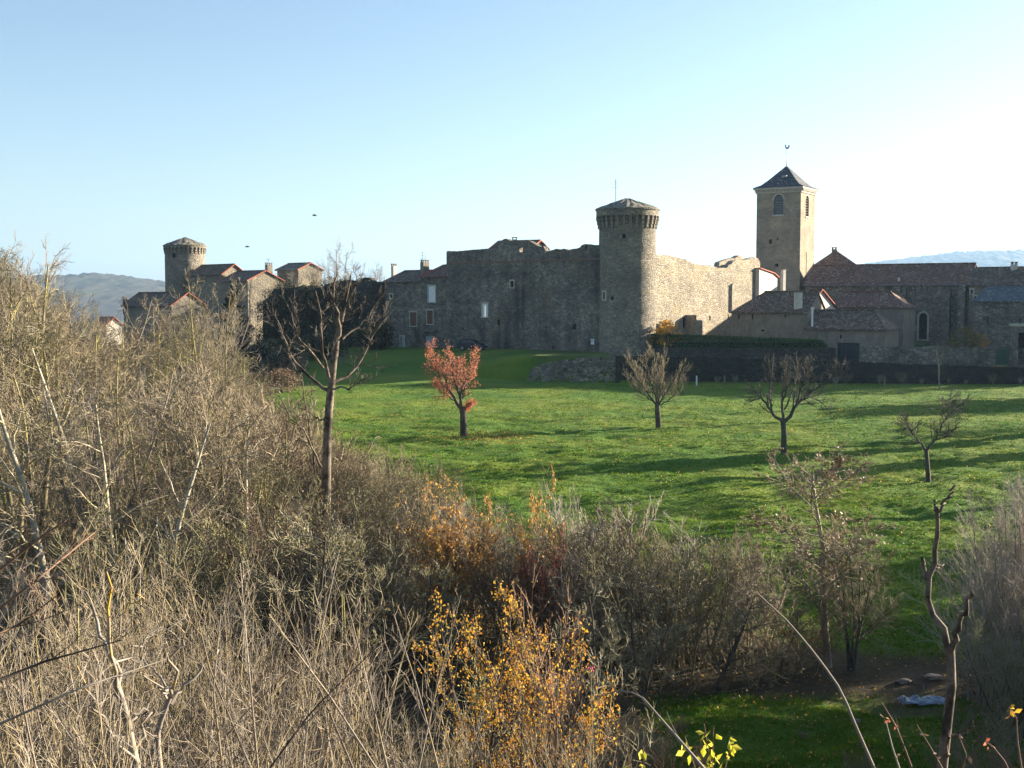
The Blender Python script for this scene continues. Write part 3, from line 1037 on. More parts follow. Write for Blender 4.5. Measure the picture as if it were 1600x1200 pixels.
# small white notice
nb = MB(); u, z = pw.hit(926, 534); pbox(nb, pw, u - 0.25, u + 0.25, z - 0.34, z + 0.34, 0.004, 0.05)
sg = nb.build('notice_board', M['paint_white'], None); tag(sg, 'small white notice fixed low on the castle wall beside the tall tower', 'sign')
nb = MB(); pbox(nb, pw, u - 0.17, u + 0.05, z - 0.02, z + 0.2, 0.051, 0.056)
nb.build('printed_panel', plain_mat("printed_paper", (0.35, 0.33, 0.3)), sg)

# house whose sunlit gable shows over the broken wall
h0 = at(803, 384, 172)
root, pf, pr = gable_house('stone_house', 'small house with chimney peeping over the broken castle wall', (h0[0] - 3.2, 172.5), (h0[0] + 2.4, 169.6), 5.0, -3, at(800, 387, 171)[2], at(800, 376.5, 173)[2], M['house'], M['tile_brown'])
c = at(804, 374, 172)
chimney(root, c[0], c[1] + 1.5, c[2] - 0.8, c[2] + 0.05, 0.7, 0.6, 0.0)
c = at(849.5, 391, 160); mb = MB(); mb.box((c[0], c[1] + 1.2, c[2] - 0.2), (0.35, 0.35, 1.6))
tag(mb.build('stone_pillar', M['plaster'], None, bevel=0.03), 'small sunlit stone pillar rising behind the broken castle wall', 'pillar')

# ------------------------------------------------------------------ row of houses left of the castle wall
PB = PW_A + Vector((0.05, -0.05))
A1 = on_line(658.5, PW_A, dirc)
pA = Plane(A1, PW_A - dirc * -0.02)
hpx = [(669, 447, 680, 472, 'shutter', True, 'white closed shutters'), (667.5, 485, 676.5, 506, 'brown', True, 'dark brown closed shutters'), (664, 525, 679, 550, 'door', False, None)]
hh = [px_hole(pA, *h[:4]) for h in hpx]
e1, r1 = pA.hit(680, 431)[1], at(680, 414.5, 172.5)[2]
rootA, pf, pr = gable_house('village_house', 'narrow stone house with red tiled roof and white shutters, against the castle wall', pA.A, pA.B - pA.d * 0.05, 8.5, -8.2, e1, r1, M['castle'], M['tile_red'], hh, ov=0.25)
for h, hp in zip(hh, hpx): window_parts(rootA, pA, h, hp[4], hp[5], label=hp[6])
bb = MB(); u, z = pA.hit(672, 517); pbox(bb, pA, u - 1.6, u + 1.5, z - 0.1, z + 0.1, 0.003, 0.5); bb.build('door_canopy', M['stone_roof'], rootA)
c = at(667, 418, 172); chimney(rootA, c[0] - 0.3, c[1], c[2] - 1.2, c[2] + 0.75, 1.1, 0.7, 0.75)
ab = MB(); c = at(660, 418, 172)
ab.tube([(c[0], c[1], c[2] - 0.4), (c[0], c[1], c[2] + 2.2)], 0.03, 5)
ab.tube([(c[0] + 0.4, c[1], c[2] - 0.4), (c[0] + 0.4, c[1], c[2] + 1.7)], 0.03, 5)
for k in (1.3, 1.7, 2.1): ab.tube([(c[0] - 0.3, c[1], c[2] + k), (c[0] + 0.3, c[1] + 0.1, c[2] + k)], 0.015, 4)
tag(ab.build('antenna', M['iron'], None, merge=False), 'thin twin-pole antenna beside the chimney of the red-roofed house', 'antenna')

A2 = on_line(597, PW_A, dirc)
pB = Plane(A2 - Vector((0.68, 0.73)) * -0.5, A1 - Vector((0.68, 0.73)) * -0.5)
hpx = [(641, 488, 651, 509, 'brown', True, None), (626, 526, 632, 542, 'door', True, None), (609, 460, 613, 466, 'dark', True, None), (592 + 13, 520, 610, 531, 'dark', True, None)]
hh = [px_hole(pB, *h[:4]) for h in hpx]
e2, r2 = pB.hit(625, 439)[1], at(625, 424, 181)[2]
rootB, pf, pr = gable_house('village_house', 'old stone house with brown shutters and lichened tile roof beside the ivy', pB.A, pB.B - pB.d * 0.03, 8.0, -8.4, e2, r2, M['castle'], M['tile_brown'], hh, ov=0.25)
for h, hp in zip(hh, hpx): window_parts(rootB, pB, h, hp[4], hp[5])
c = at(615.5, 425, 184); chimney(rootB, c[0], c[1], c[2] - 0.9, c[2] + 0.9, 0.65, 0.6, 0.75, M['pale'])

# ------------------------------------------------------------------ houses seen corner-on, lit gable to the right
DL, DR = Vector((-0.73, 0.683)), Vector((0.683, 0.73))


def corner_house(name, label, pxc, Yc, pxl, pxr, py_e, py_a, zb, wall, roof, cat='house', group=None, holes=()):
    C = Vector((px_x(pxc, Yc, py_e), Yc))
    Lp = on_line(pxl, C, DL, py_e)
    Rp = on_line(pxr, C, DR, py_e)
    ze = at(pxc, py_e, Yc)[2]
    w = (Rp - C).length
    apY = (C + DR * w / 2).y
    zr = at((pxc + pxr) / 2, py_a, apY)[2]
    return gable_house(name, label, Lp, C, w, zb, ze, zr, wall, roof, cat=cat, group=group, holes_right=holes)


r_, pf, pr = corner_house('village_house', 'stone house with sunlit gable next to the squat left tower', 347, 205, 297, 384, 427, 413, -8, M['house'], M['tile_brown'])
r_, pf, pr = corner_house('village_house', 'stone house with red-edged sunlit gable and chimney, below the skyline', 387, 198, 345, 441, 437, 423, -9, M['house'], M['tile_brown'])
c = at(420, 423, 205); chimney(r_, c[0], c[1], c[2] - 1.2, c[2] + 1.0, 1.0, 0.8, 0.75)
ab = MB(); c = at(419, 413, 205); ab.tube([(c[0], c[1], c[2]), (c[0], c[1], c[2] + 1.1)], 0.03, 4); ab.tube([(c[0] - 0.4, c[1], c[2] + 0.75), (c[0] + 0.4, c[1], c[2] + 0.75)], 0.02, 4)
tag(ab.build('antenna', M['iron'], None, merge=False), 'small cross-shaped antenna above the chimney of the red-edged gable house', 'antenna')
r_, pf, pr = corner_house('village_house', 'house with low hipped roof and sunlit right wall beyond the ivy wall', 466, 206, 433, 503, 420, 411, -8, M['house'], M['stone_roof'])
r_, pf, pr = corner_house('village_house', 'low house with pale plastered gable among the thicket tops', 268, 186, 193, 319, 476, 457, -10, M['plaster'], M['tile_brown'])
c = at(195.5, 476, 193); chimney(r_, c[0], c[1], c[2] - 1.5, c[2] + 0.9, 0.55, 0.5, 0.75, M['drywall'])
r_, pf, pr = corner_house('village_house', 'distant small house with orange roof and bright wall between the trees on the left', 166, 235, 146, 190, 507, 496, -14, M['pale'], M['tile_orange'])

# ivy-covered wall, then the sunlit wall to the right of the tower
A3 = on_line(410, A2, dirc)
pI = Plane(A3, A2 + dirc * 0.05)
iprof = [(410, 462), (420, 455), (428, 442), (450, 440), (470, 438), (490, 437), (502, 440), (508, 436), (520, 431), (535, 428), (560, 429), (568, 424), (578, 424), (582, 430), (597, 431)]
tops = [(u, z - 0.9) for u, z in (pI.hit(a, b_) for a, b_ in iprof)]
tops[0] = (0, tops[0][1]); tops[-1] = (pI.w, tops[-1][1])
mb = MB(); panel(mb, pI, -9.5, tops, (), 0.8)
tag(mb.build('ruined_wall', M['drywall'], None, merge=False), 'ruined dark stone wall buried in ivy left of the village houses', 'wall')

SW0, SWD = Vector((TX + 2.2, TY + 0.6)), Vector((0.6, 0.8))
SW1 = on_line(1187, SW0, SWD)
ps = Plane(SW0, SW1)
sprof = [(1015, 397), (1028, 397), (1045, 399), (1062, 403), (1073, 406), (1083, 411), (1095, 414), (1110, 415), (1122, 418), (1136, 419), (1139, 414), (1143, 412), (1146, 408), (1152, 406.5), (1160, 407), (1168, 405.5), (1173, 403), (1180, 402), (1185, 404), (1187, 409)]
tops = []
for (x0, y0), (x1, y1) in zip(sprof[:-1], sprof[1:]):
    n = max(1, int((x1 - x0) / 3))
    for k in range(n): tops.append(ps.hit(x0 + (x1 - x0) * k / n, y0 + (y1 - y0) * k / n + rng.normal(0, 0.3)))
tops.append(ps.hit(*sprof[-1])); tops = [(max(0, min(ps.w, u)), z) for u, z in tops]
hole_px = [(1152, 492 + 1, 1154, 500, 'dark')]
hsw = [px_hole(ps, 1067, 497, 1073, 512), px_hole(ps, 1108, 493, 1110.5, 501), px_hole(ps, 1137, 492, 1139, 499)]
root = empty('castle_wall', (SW0.x, SW0.y, -7), 'sunlit rubble castle wall with broken top between the tall tower and the bell tower', 'wall')
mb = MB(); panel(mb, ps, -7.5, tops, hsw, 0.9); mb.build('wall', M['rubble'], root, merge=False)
for h in hsw: window_parts(root, ps, h, 'dark', False)
# buttress stub standing out from the wall, its left flank in the sun
u0_, _ = ps.hit(1075, 505); mb = MB(); pbox(mb, ps, u0_ - 0.7, u0_ + 1.0, -7.0, ps.hit(1075, 492)[1], 0.003, 1.6); mb.build('buttress', M['rubble'], root)
# ruined back end of the wall, rising behind
mb = MB()
pz = Plane(ps.pt(ps.w - 7.5, 0, -2.8)[:2], ps.pt(ps.w + 0.2, 0, -2.8)[:2])
panel(mb, pz, -3, [(0, pz.hit(1128, 418)[1]), (0.4, pz.hit(1130, 410)[1]), (2, pz.hit(1140, 407)[1]), (3.4, pz.hit(1152, 405)[1]), (5.2, pz.hit(1168, 404)[1]), (6.5, pz.hit(1178, 400.5)[1]), (7.6, pz.hit(1184, 402)[1])], (), 0.8, u1=7.7)
mb.build('inner_wall', M['rubble'], root, merge=False)
tag(root)

# pale house wall joined to it
q0 = Vector((px_x(1186.5, 174.5, 430), 174.5)); q1 = on_line(1214.5, q0, Vector((0.62, 0.785)), 430)
pq = Plane(q0, q1)
root = empty('village_house', (q0.x, q0.y, -6), 'pale plastered sunlit house wall with red tile edge, in front of the bell tower foot', 'house')
mb = MB(); panel(mb, pq, -7, [(0, pq.hit(1187, 420)[1]), (pq.w * 0.8, pq.hit(1209, 428)[1]), (pq.w, pq.hit(1214, 432)[1])], (), 4.0)
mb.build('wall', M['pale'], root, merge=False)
mb = MB(); mb.slab([pq.pt(-0.1, pq.hit(1187, 420)[1] + 0.16, 0.25), pq.pt(pq.w * 0.8, pq.hit(1209, 428)[1] + 0.16, 0.25), pq.pt(pq.w * 0.8, pq.hit(1209, 428)[1] + 0.16, -4.2), pq.pt(-0.1, pq.hit(1187, 420)[1] + 0.16, -4.2)], 0.12)
mb.slab([pq.pt(pq.w * 0.8 + 0.01, pq.hit(1209, 428)[1] + 0.14, 0.25), pq.pt(pq.w + 0.3, pq.hit(1214, 434)[1] + 0.14, 0.25), pq.pt(pq.w + 0.3, pq.hit(1214, 434)[1] + 0.14, -4.2), pq.pt(pq.w * 0.8 + 0.01, pq.hit(1209, 428)[1] + 0.14, -4.2)], 0.12)
mb.build('roof', M['verge'], root, merge=False)
c = at(1223.5, 445, 172); o_ = chimney(root, c[0], c[1], c[2] - 1.5, c[2] + 2.1, 0.55, 0.5, 0.6, M['pale'], caps=False)
ab = MB(); ab.tube([(c[0] - 0.5, c[1], c[2] + 1.9), (c[0] + 0.75, c[1], c[2] + 1.8)], 0.03, 4); ab.tube([(c[0] + 0.1, c[1], c[2] + 1.7), (c[0] + 0.1, c[1], c[2] + 2.6)], 0.03, 4)
tag(ab.build('antenna', M['iron'], None, merge=False), 'small antenna on the white chimney before the bell tower', 'antenna')

# ------------------------------------------------------------------ bell tower
BTC = Vector((px_x(1250, 186, 400), 186.0))
fd = Vector((-0.853, 0.522))
BTL = on_line(1182, BTC, fd, 350)
side = (BTL - BTC).length
rd = Vector((0.522, 0.853))
BTR = BTC + rd * side
BTB = BTL + rd * side
root = empty('bell_tower', (BTC.x, BTC.y, -7), 'tall square church bell tower with slate pyramid roof and weathercock', 'tower')
zt = at(1250, 300, 186)[2]
pf_ = Plane(BTL, BTC); pr_ = Plane(BTC, BTR); pk = Plane(BTR, BTB); pl_ = Plane(BTB, BTL)
hf = [px_hole(pf_, 1209, 304, 1224, 336, True), px_hole(pf_, 1201.5, 374, 1206, 381), px_hole(pf_, 1214, 372.5, 1216.5, 375.5), px_hole(pf_, 1211, 412, 1216, 417)]
hr = [px_hole(pr_, 1258.5, 306, 1264, 338, True), px_hole(pr_, 1259, 394, 1260.5, 428)]
hb_ = [(side / 2 - 0.8, side / 2 + 0.8, hf[0][2], hf[0][3], True)]
mb = MB()
panel(mb, pf_, -7.5, zt, hf, 0.8)
panel(mb, pr_, -7.5, zt, hr, 0.8, u0=0.802, u1=side)
panel(mb, pk, -7.5, zt, hb_, 0.8, u0=0.802, u1=side)
panel(mb, pl_, -7.5, zt, hb_, 0.8, u0=0.802, u1=side - 0.802)
mb.build('wall', M['belfry'], root, merge=False)
mb = MB(); mb.box(((BTL.x + BTR.x) / 2, (BTL.y + BTR.y) / 2, (zt - 7.5) / 2), (side - 2.4, side - 2.4, zt + 7.4), math.atan2(fd.y, fd.x))
mb.build('inner_core', M['void'], root)
for pl__, h in ((pf_, hf[0]), (pr_, hr[0])):
    lv = MB()
    ua, ub, za, zb_ = h[:4]
    n = 8
    for k in range(n):
        z = za + 0.2 + (zb_ - za - 0.5) * k / (n - 1)
        wtop = 1.0 if z < zb_ - (ub - ua) / 2 else max(0.25, math.sqrt(max(0.0, 1 - ((z - (zb_ - (ub - ua) / 2)) / ((ub - ua) / 2)) ** 2)))
        um = (ua + ub) / 2; hw = (ub - ua) / 2 * wtop - 0.02
        lv.slab([pl__.pt(um - hw, z - 0.12, -0.12), pl__.pt(um + hw, z - 0.12, -0.12), pl__.pt(um + hw, z + 0.16, -0.55), pl__.pt(um - hw, z + 0.16, -0.55)], 0.06)
    lo_ = lv.build('louvre', M['louvre'] if pl__ is pf_ else M['wood_brown'], root, merge=False)
    sb = MB(); pbox(sb, pl__, ua - 0.15, ub + 0.15, za - 0.2, za - 0.003, -0.3, 0.12); sb.build('sill', M['stone_trim'], lo_)
    # arch stones
    ar = MB(); r0 = (ub - ua) / 2; zc_ = zb_ - r0; um = (ua + ub) / 2
    for k in range(9):
        a0, a1 = math.pi * k / 9 + 0.02, math.pi * (k + 1) / 9 - 0.02
        for o0 in (0.03,):
            pts = [pl__.pt(um + rr * math.cos(a), zc_ + rr * math.sin(a), o0) for rr, a in ((r0 + 0.01, a0), (r0 + 0.24, a0), (r0 + 0.24, a1), (r0 + 0.01, a1))]
            bk_ = [pl__.pt(um + rr * math.cos(a), zc_ + rr * math.sin(a), -0.1) for rr, a in ((r0 + 0.01, a0), (r0 + 0.24, a0), (r0 + 0.24, a1), (r0 + 0.01, a1))]
            ar.face(pts)
            for q in range(4): ar.face([pts[q], pts[(q + 1) % 4], bk_[(q + 1) % 4], bk_[q]])
    ar.build('arch', M['stone_trim'], lo_, merge=False)
# cornice with small corbels
ctr = (BTL + BTR) / 2
ang = math.atan2(fd.y, fd.x)
mb = MB()
mb.box((ctr.x, ctr.y, zt + 0.13), (side + 0.3, side + 0.3, 0.256), ang)
mb.box((ctr.x, ctr.y, zt + 0.71), (side + 0.9, side + 0.9, 0.28), ang)
mb.box((ctr.x, ctr.y, zt + 0.42), (side + 0.24, side + 0.24, 0.318), ang)
for P_, Q_ in ((BTL, BTC), (BTC, BTR), (BTR, BTB), (BTB, BTL)):
    d_ = (Q_ - P_).normalized(); n_ = Vector((d_.y, -d_.x))
    for k in range(17):
        p = P_ + d_ * (side * (k + 0.5) / 17) + n_ * 0.24
        mb.box((p.x, p.y, zt + 0.42), (0.2, 0.24, 0.3), math.atan2(d_.y, d_.x))
mb.build('cornice', M['stone_trim'], root, merge=False)
# pyramid with flared eaves
zr0 = zt + 0.86
zap = at(1227, 256, 188)[2]
mb = MB()
rings = []
for f, h in ((side / 2 + 0.55, 0.0), (side / 2 * 0.86, 0.14), (side / 2 * 0.62, 0.36), (side / 2 * 0.3, 0.70), (0.05, 1.0)):
    rings.append([((ctr.x + f * (sx * fd.x + sy * rd.x)), (ctr.y + f * (sx * fd.y + sy * rd.y)), zr0 + (zap - zr0) * h) for sx, sy in ((-1, -1), (1, -1), (1, 1), (-1, 1))])
for j in range(4):
    for q in range(4): mb.face([rings[j][q], rings[j][(q + 1) % 4], rings[j + 1][(q + 1) % 4], rings[j + 1][q]])
mb.face(rings[0][::-1]); mb.face(rings[-1])
rf = mb.build('roof', M['slate'], root)
db = MB(); p = pf_.pt(side * 0.56, zr0 + 1.75, -1.35); db.box(p, (0.8, 0.5, 0.3), ang); db.build('roof_hatch', M['metal'], rf)
# weathercock
mb = MB()
mb.tube([(ctr.x, ctr.y, zap - 0.3), (ctr.x, ctr.y, zap + 0.9)], [0.12, 0.06], 8)
mb.tube([(ctr.x, ctr.y, zap + 0.9), (ctr.x, ctr.y, zap + 2.6)], 0.035, 6)
mb.tube([(ctr.x - 0.32, ctr.y, zap + 2.0), (ctr.x + 0.32, ctr.y, zap + 2.0)], 0.022, 4)
bm_ = mb.build('finial', M['metal'], root, merge=False)
prof_c = [(-0.42, 0.28), (-0.5, 0.62), (-0.28, 0.72), (-0.2, 0.42), (0.0, 0.3), (0.16, 0.42), (0.2, 0.7), (0.27, 0.78), (0.36, 0.7), (0.5, 0.6), (0.36, 0.55), (0.34, 0.3), (0.16, 0.08), (0.05, 0.0), (-0.1, 0.0), (-0.25, 0.1)]
mb = MB()
f_ = [(ctr.x - x * 0.85, ctr.y - 0.03, zap + 2.55 + z * 0.95) for x, z in prof_c]
b__ = [(p[0], p[1] + 0.06, p[2]) for p in f_]
mb.face(f_); mb.face(b__[::-1])
for k in range(len(f_)):
    m_ = (k + 1) % len(f_); mb.face([f_[k], f_[m_], b__[m_], b__[k]])
mb.build('weathercock', M['metal'], root)

# ------------------------------------------------------------------ church and right-hand buildings
NA = Vector((px_x(1258, 183, 440), 183.0)); NB = Vector((px_x(1513, 171, 440), 171.0))
pn = Plane(NA, NB)
zb0 = -8.6
ze = (pn.hit(1300, 443)[1] + pn.hit(1500, 441)[1]) / 2
zr = at(1400, 413.5, 181)[2]
hn = [px_hole(pn, 1435.5, 489, 1449, 530, True)]
root, pf, pr = gable_house('church', 'long church nave with dark red tiled roof and arched window', NA, NB, 9.0, zb0, ze, zr, M['church'], M['tile_red'], hn, cat='church', ov=0.35, verge=False)
ua, ub, za, zb_ = hn[0][:4]
mb = MB(); pbox(mb, pn, ua - 0.02, ub + 0.02, za, zb_, -0.44, -0.38); wo_ = mb.build('window', M['glass'], root)
mb = MB(); r0 = (ub - ua) / 2; zc_ = zb_ - r0; um = (ua + ub) / 2
pbox(mb, pn, ua - 0.26, ua - 0.004, za, zc_, -0.1, 0.05); pbox(mb, pn, ub + 0.004, ub + 0.26, za, zc_, -0.1, 0.05); pbox(mb, pn, ua - 0.3, ub + 0.3, za - 0.2, za - 0.004, -0.1, 0.08)
for k in range(9):
    a0, a1 = math.pi * k / 9 + 0.01, math.pi * (k + 1) / 9 - 0.01
    pts = [pn.pt(um + rr * math.cos(a), zc_ + rr * math.sin(a), 0.05) for rr, a in ((r0 + 0.004, a0), (r0 + 0.28, a0), (r0 + 0.28, a1), (r0 + 0.004, a1))]
    bk_ = [pn.pt(um + rr * math.cos(a), zc_ + rr * math.sin(a), -0.1) for rr, a in ((r0 + 0.004, a0), (r0 + 0.28, a0), (r0 + 0.28, a1), (r0 + 0.004, a1))]
    mb.face(pts)
    for q in range(4): mb.face([pts[q], pts[(q + 1) % 4], bk_[(q + 1) % 4], bk_[q]])
mb.build('frame', M['stone_trim'], wo_, merge=False)
for (x0, x1, yt) in ((1411, 1418, 450), (1474, 1487, 450), (1500, 1511, 446)):
    u0_, zt_ = pn.hit(x0, yt); u1_, _ = pn.hit(x1, yt)
    mb = MB(); pbox(mb, pn, u0_, u1_, zb0, zt_ - 0.8, 0.003, 1.3); pbox(mb, pn, u0_ + 0.05, u1_ - 0.05, zt_ - 0.79, zt_, 0.003, 0.7)
    mb.build('buttress', M['church'], root, merge=False)
for x0 in (1330, 1368, 1405, 1446):
    u0_, zt_ = pn.hit(x0, 444); mb = MB(); pbox(mb, pn, u0_ - 0.25, u0_ + 0.25, ze - 1.4, ze - 0.25, 0.003, 0.3); mb.build('pilaster', M['church'], root)
u0_, zt_ = pn.hit(1404, 439.5); mb = MB(); mb.box(pn.pt(u0_, zt_ + 0.25, -0.2), (0.3, 0.3, 0.5), pn.ang); mb.build('roof_vent', M['pale'], root)
# gutter under the eaves
mb = MB(); mb.tube([pn.pt(0.3, ze - 0.32, 0.45), pn.pt(pn.w, ze - 0.34, 0.45)], 0.08, 6); mb.build('gutter', M['metal'], root)

ta = Vector((px_x(1266, 192, 410), 192.0)); tb_ = Vector((px_x(1344, 190, 410), 190.0))
pt_ = Plane(ta, tb_)
zte, ztr = pt_.hit(1300, 414)[1] - 0.25, at(1303, 393, 196)[2]
root, pf, pr = gable_house('church_transept', 'steep brown pyramid-like roof with bell-cote rising behind the nave', ta, tb_, 8.5, -7, zte, ztr, M['church'], M['tile_red'], hip0=pt_.w / 2 - 0.1, hip1=pt_.w / 2 - 0.1, cat='church building', verge=False)
c = at(1303.5, 393, 196); chimney(root, c[0], c[1], c[2] - 1.2, c[2] + 0.35, 0.7, 0.6, 0.0, M['house'])

ra, rb_ = Vector((px_x(1514, 170.4, 440), 170.4)), Vector((px_x(1680, 163, 440), 163.0))
pr2 = Plane(ra, rb_)
hh = [px_hole(pr2, 1516.5, 452.5, 1520.5, 459), px_hole(pr2, 1509 + 2, 463, 1514, 469), px_hole(pr2, 1522, 463, 1525.5, 469)]
root, pf, pr = gable_house('village_house', 'long stone house with brown tiled roof and two chimneys at the right edge', ra, rb_, 9.0, zb0, pr2.hit(1560, 443.5)[1], at(1560, 418, 172)[2], M['house'], M['tile_brown'], hh[:1] + hh[2:], ov=0.3, verge=False)
for h in hh[:1] + hh[2:]: window_parts(root, pr2, h, 'dark', True)
c = at(1564, 424, 170); chimney(root, c[0], c[1], c[2] - 0.8, c[2] + 0.55, 0.4, 0.4, 0.0, M['plaster'], caps=False)
c = at(1584.5, 418, 171); chimney(root, c[0], c[1], c[2] - 1.2, c[2] + 0.45, 0.75, 0.6, 0.0, M['pale'])

sa, sb_ = Vector((px_x(1523, 162.5, 470), 162.5)), Vector((px_x(1690, 157, 470), 157.0))
pls = Plane(sa, sb_)
z_e, z_t = pls.hit(1560, 470)[1], at(1560, 447.5, 167)[2]
root = empty('outbuilding', (sa.x, sa.y, zb0), 'stone outbuilding with bluish slate lean-to roof at the right edge', 'building')
hh = [px_hole(pls, 1541, 491 + 3, 1544.5, 505), px_hole(pls, 1592, 498, 1596, 506)]
mb = MB(); panel(mb, pls, zb0, z_e, hh, 4.2); mb.build('wall', M['church'], root, merge=False)
for h in hh: window_parts(root, pls, h, 'dark', False)
mb = MB(); mb.slab([pls.pt(-0.3, z_e - 0.05, 0.45), pls.pt(pls.w, z_e - 0.05, 0.45), pls.pt(pls.w, z_t, -4.6), pls.pt(1.3, z_t, -4.6)], 0.12)
mb.build('roof', M['slate_blue'], root)

# dark-roofed barn in front of the sunlit wall
ba, bb_ = Vector((px_x(1143, 157, 486), 157.0)), Vector((px_x(1262, 152, 486), 152.0))
pb_ = Plane(ba, bb_)
hh = [px_hole(pb_, 1174.5, 491, 1177, 499), px_hole(pb_, 1226, 491, 1228, 497), px_hole(pb_, 1189, 515, 1194, 518), px_hole(pb_, 1153.5, 491, 1156, 499)]
zbe = (pb_.hit(1145, 485)[1] + pb_.hit(1252, 487)[1]) / 2
root, pf, pr = gable_house('barn', 'low plastered barn with dark tiled hipped roof against the sunlit castle wall', ba, bb_, 8.0, zb0, zbe, at(1218, 456, 158.5)[2], M['plaster'], M['tile_brown'], hh, hip0=3.2, cat='barn', ov=0.3, verge=False)
for h in hh: window_parts(root, pb_, h, 'dark', False)
c = at(1247, 478, 153.5); mbx = chimney(root, c[0], c[1], c[2] - 1.0, c[2] + 1.7, 1.0, 0.8, -0.15, M['pale'], caps=False)
gable_house('village_house', 'unseen stone house added beyond the right edge to shade the church yard', (81, 158), (95, 152), 7.5, -9, 9.5, 13.0, M['house'], M['tile_brown'], verge=False)  # added out of view, raised until the barn and aisle ends fall in shade
gable_house('village_house', 'unseen tall house added beyond the right edge to shade the castle bank', (82, 167.5), (92, 163.3), 10, -9, 14.5, 18.0, M['house'], M['tile_brown'], verge=False)  # second added house, tall enough to block the sun from the castle bank
# house with sunlit gable
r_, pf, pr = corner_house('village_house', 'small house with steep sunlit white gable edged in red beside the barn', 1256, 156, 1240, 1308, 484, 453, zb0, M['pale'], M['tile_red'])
# upper and lower roofs before the nave
ua_, ub_ = Vector((px_x(1300, 163, 478), 163.0)), Vector((px_x(1412, 158.5, 478), 158.5))
pu = Plane(ua_, ub_)
root, pf, pr = gable_house('church_aisle', 'side aisle under reddish tile roof between the nave and the lower barn roof', ua_, ub_, 8.0, zb0, pu.hit(1350, 478.5)[1], at(1350, 456, 165)[2], M['plaster'], M['tile_red'], hip1=2.6, cat='church building', ov=0.3, verge=False)
la, lb = Vector((px_x(1259, 151, 512), 151.0)), Vector((px_x(1384, 146.5, 512), 146.5))
pll = Plane(la, lb)
hl = [px_hole(pll, 1308, 536, 1343, 566), px_hole(pll, 1354, 543, 1367, 566), px_hole(pll, 1312, 523, 1315, 529)]
hl[1] = (hl[1][0], hl[1][1], max(hl[1][2], -7.4), hl[1][3], False)
hl[0] = (hl[0][0], hl[0][1], max(hl[0][2], -7.4), hl[0][3], False)
root, pf, pr = gable_house('barn', 'plastered outbuilding with speckled brown tile roof and dark garage door', la, lb, 8.6, -8.2, pll.hit(1320, 512.5)[1], at(1330, 485, 153.5)[2], M['plaster'], M['tile_brown'], hl, hip1=2.4, cat='barn', ov=0.3, verge=False)
window_parts(root, pll, hl[0], 'garage', False, label='wide dark garage door'); window_parts(root, pll, hl[1], 'garage', False); window_parts(root, pll, hl[2], 'dark', False)
c = at(1267.5, 510, 150); mb = MB(); mb.tube([(c[0], c[1] - 0.5, c[2]), (c[0], c[1] - 0.5, c[2] + 2.1)], 0.12, 8); mb.tube([(c[0], c[1] - 0.5, c[2] + 2.1), (c[0], c[1] - 0.5, c[2] + 2.35)], 0.2, 8)
mb.build('flue_pipe', M['paint_white'], root, merge=False)


def long_wall(name, label, pts, th, mat, zb=None, jag=0.0, cat='wall', seed=1, step=0.8):
    """free-standing wall; pts are (px, py_top, Y)"""
    rg = np.random.default_rng(seed)
    mb = MB()
    ps_ = [at(*p) for p in pts]
    for a, b_ in zip(ps_[:-1], ps_[1:]):
        pl = Plane(a[:2], b_[:2])
        n = max(1, int(pl.w / step))
        tops = [(pl.w * k / n, a[2] + (b_[2] - a[2]) * k / n + rg.normal(0, jag)) for k in range(n + 1)]
        panel(mb, pl, zb, tops, (), th)
    return tag(mb.build(name, mat, None, merge=False), label, cat)


long_wall('garden_wall', 'grey stone garden wall beneath the clipped hedge', [(1018, 542, 144.5), (1160, 544, 143.5), (1306, 544, 142.5)], 0.6, M['drywall'], -8.5, 0.03, seed=3)
long_wall('garden_wall', 'rough stone garden wall in front of the church', [(1344, 541, 143.0), (1450, 542, 142.0), (1556, 543, 141.0)], 0.6, M['church'], -8.5, 0.06, seed=4)
long_wall('garden_wall', 'last stretch of garden wall right of the green gate', [(1578, 543, 140.8), (1700, 546, 140.0)], 0.6, M['church'], -8.5, 0.06, seed=5)
mb = MB(); g0, g1 = at(1556.5, 545, 141.2), at(1577.5, 545, 141.0); pg = Plane(g0[:2], g1[:2])
for k in range(6): pbox(mb, pg, pg.w * k / 6 + 0.01, pg.w * (k + 1) / 6 - 0.01, -7.4, g0[2], -0.1 + 0.01 * (k % 2), -0.04)
go = mb.build('gate', M['green_paint'], None, merge=False); tag(go, 'green wooden gate between two lengths of garden wall', 'gate')
for z_ in (-6.9, g0[2] - 0.4):
    mb = MB(); pbox(mb, pg, 0.1, pg.w - 0.1, z_, z_ + 0.15, -0.039, 0.0); mb.build('crossbar', M['green_paint'], go, merge=False)
# shed at the right edge
s0, s1 = Vector((px_x(1586, 139, 540), 139.0)), Vector((px_x(1650, 138, 540), 138.0)); pse = Plane(s0, s1)
root = empty('shed', (s0.x, s0.y, -7.5), 'small open stone shed cut by the right edge of the photo', 'shed')
mb = MB(); ho = px_hole(pse, 1590, 520, 1640, 572); ho = (ho[0], ho[1], -7.3, ho[3], False)
panel(mb, pse, -7.8, pse.hit(1586, 510)[1], [ho], 3.0); mb.build('wall', M['church'], root, merge=False)
mb = MB(); pbox(mb, pse, -0.2, pse.w + 0.2, pse.hit(1586, 510)[1] + 0.003, pse.hit(1586, 507)[1] + 0.05, -3.2, 0.25); mb.build('roof', M['stone_trim'], root)
mb = MB(); pbox(mb, pse, ho[0] + 0.02, ho[1] - 0.02, -7.3, ho[3] - 0.02, -2.4, -2.3); mb.build('back_wall', M['void'], root)
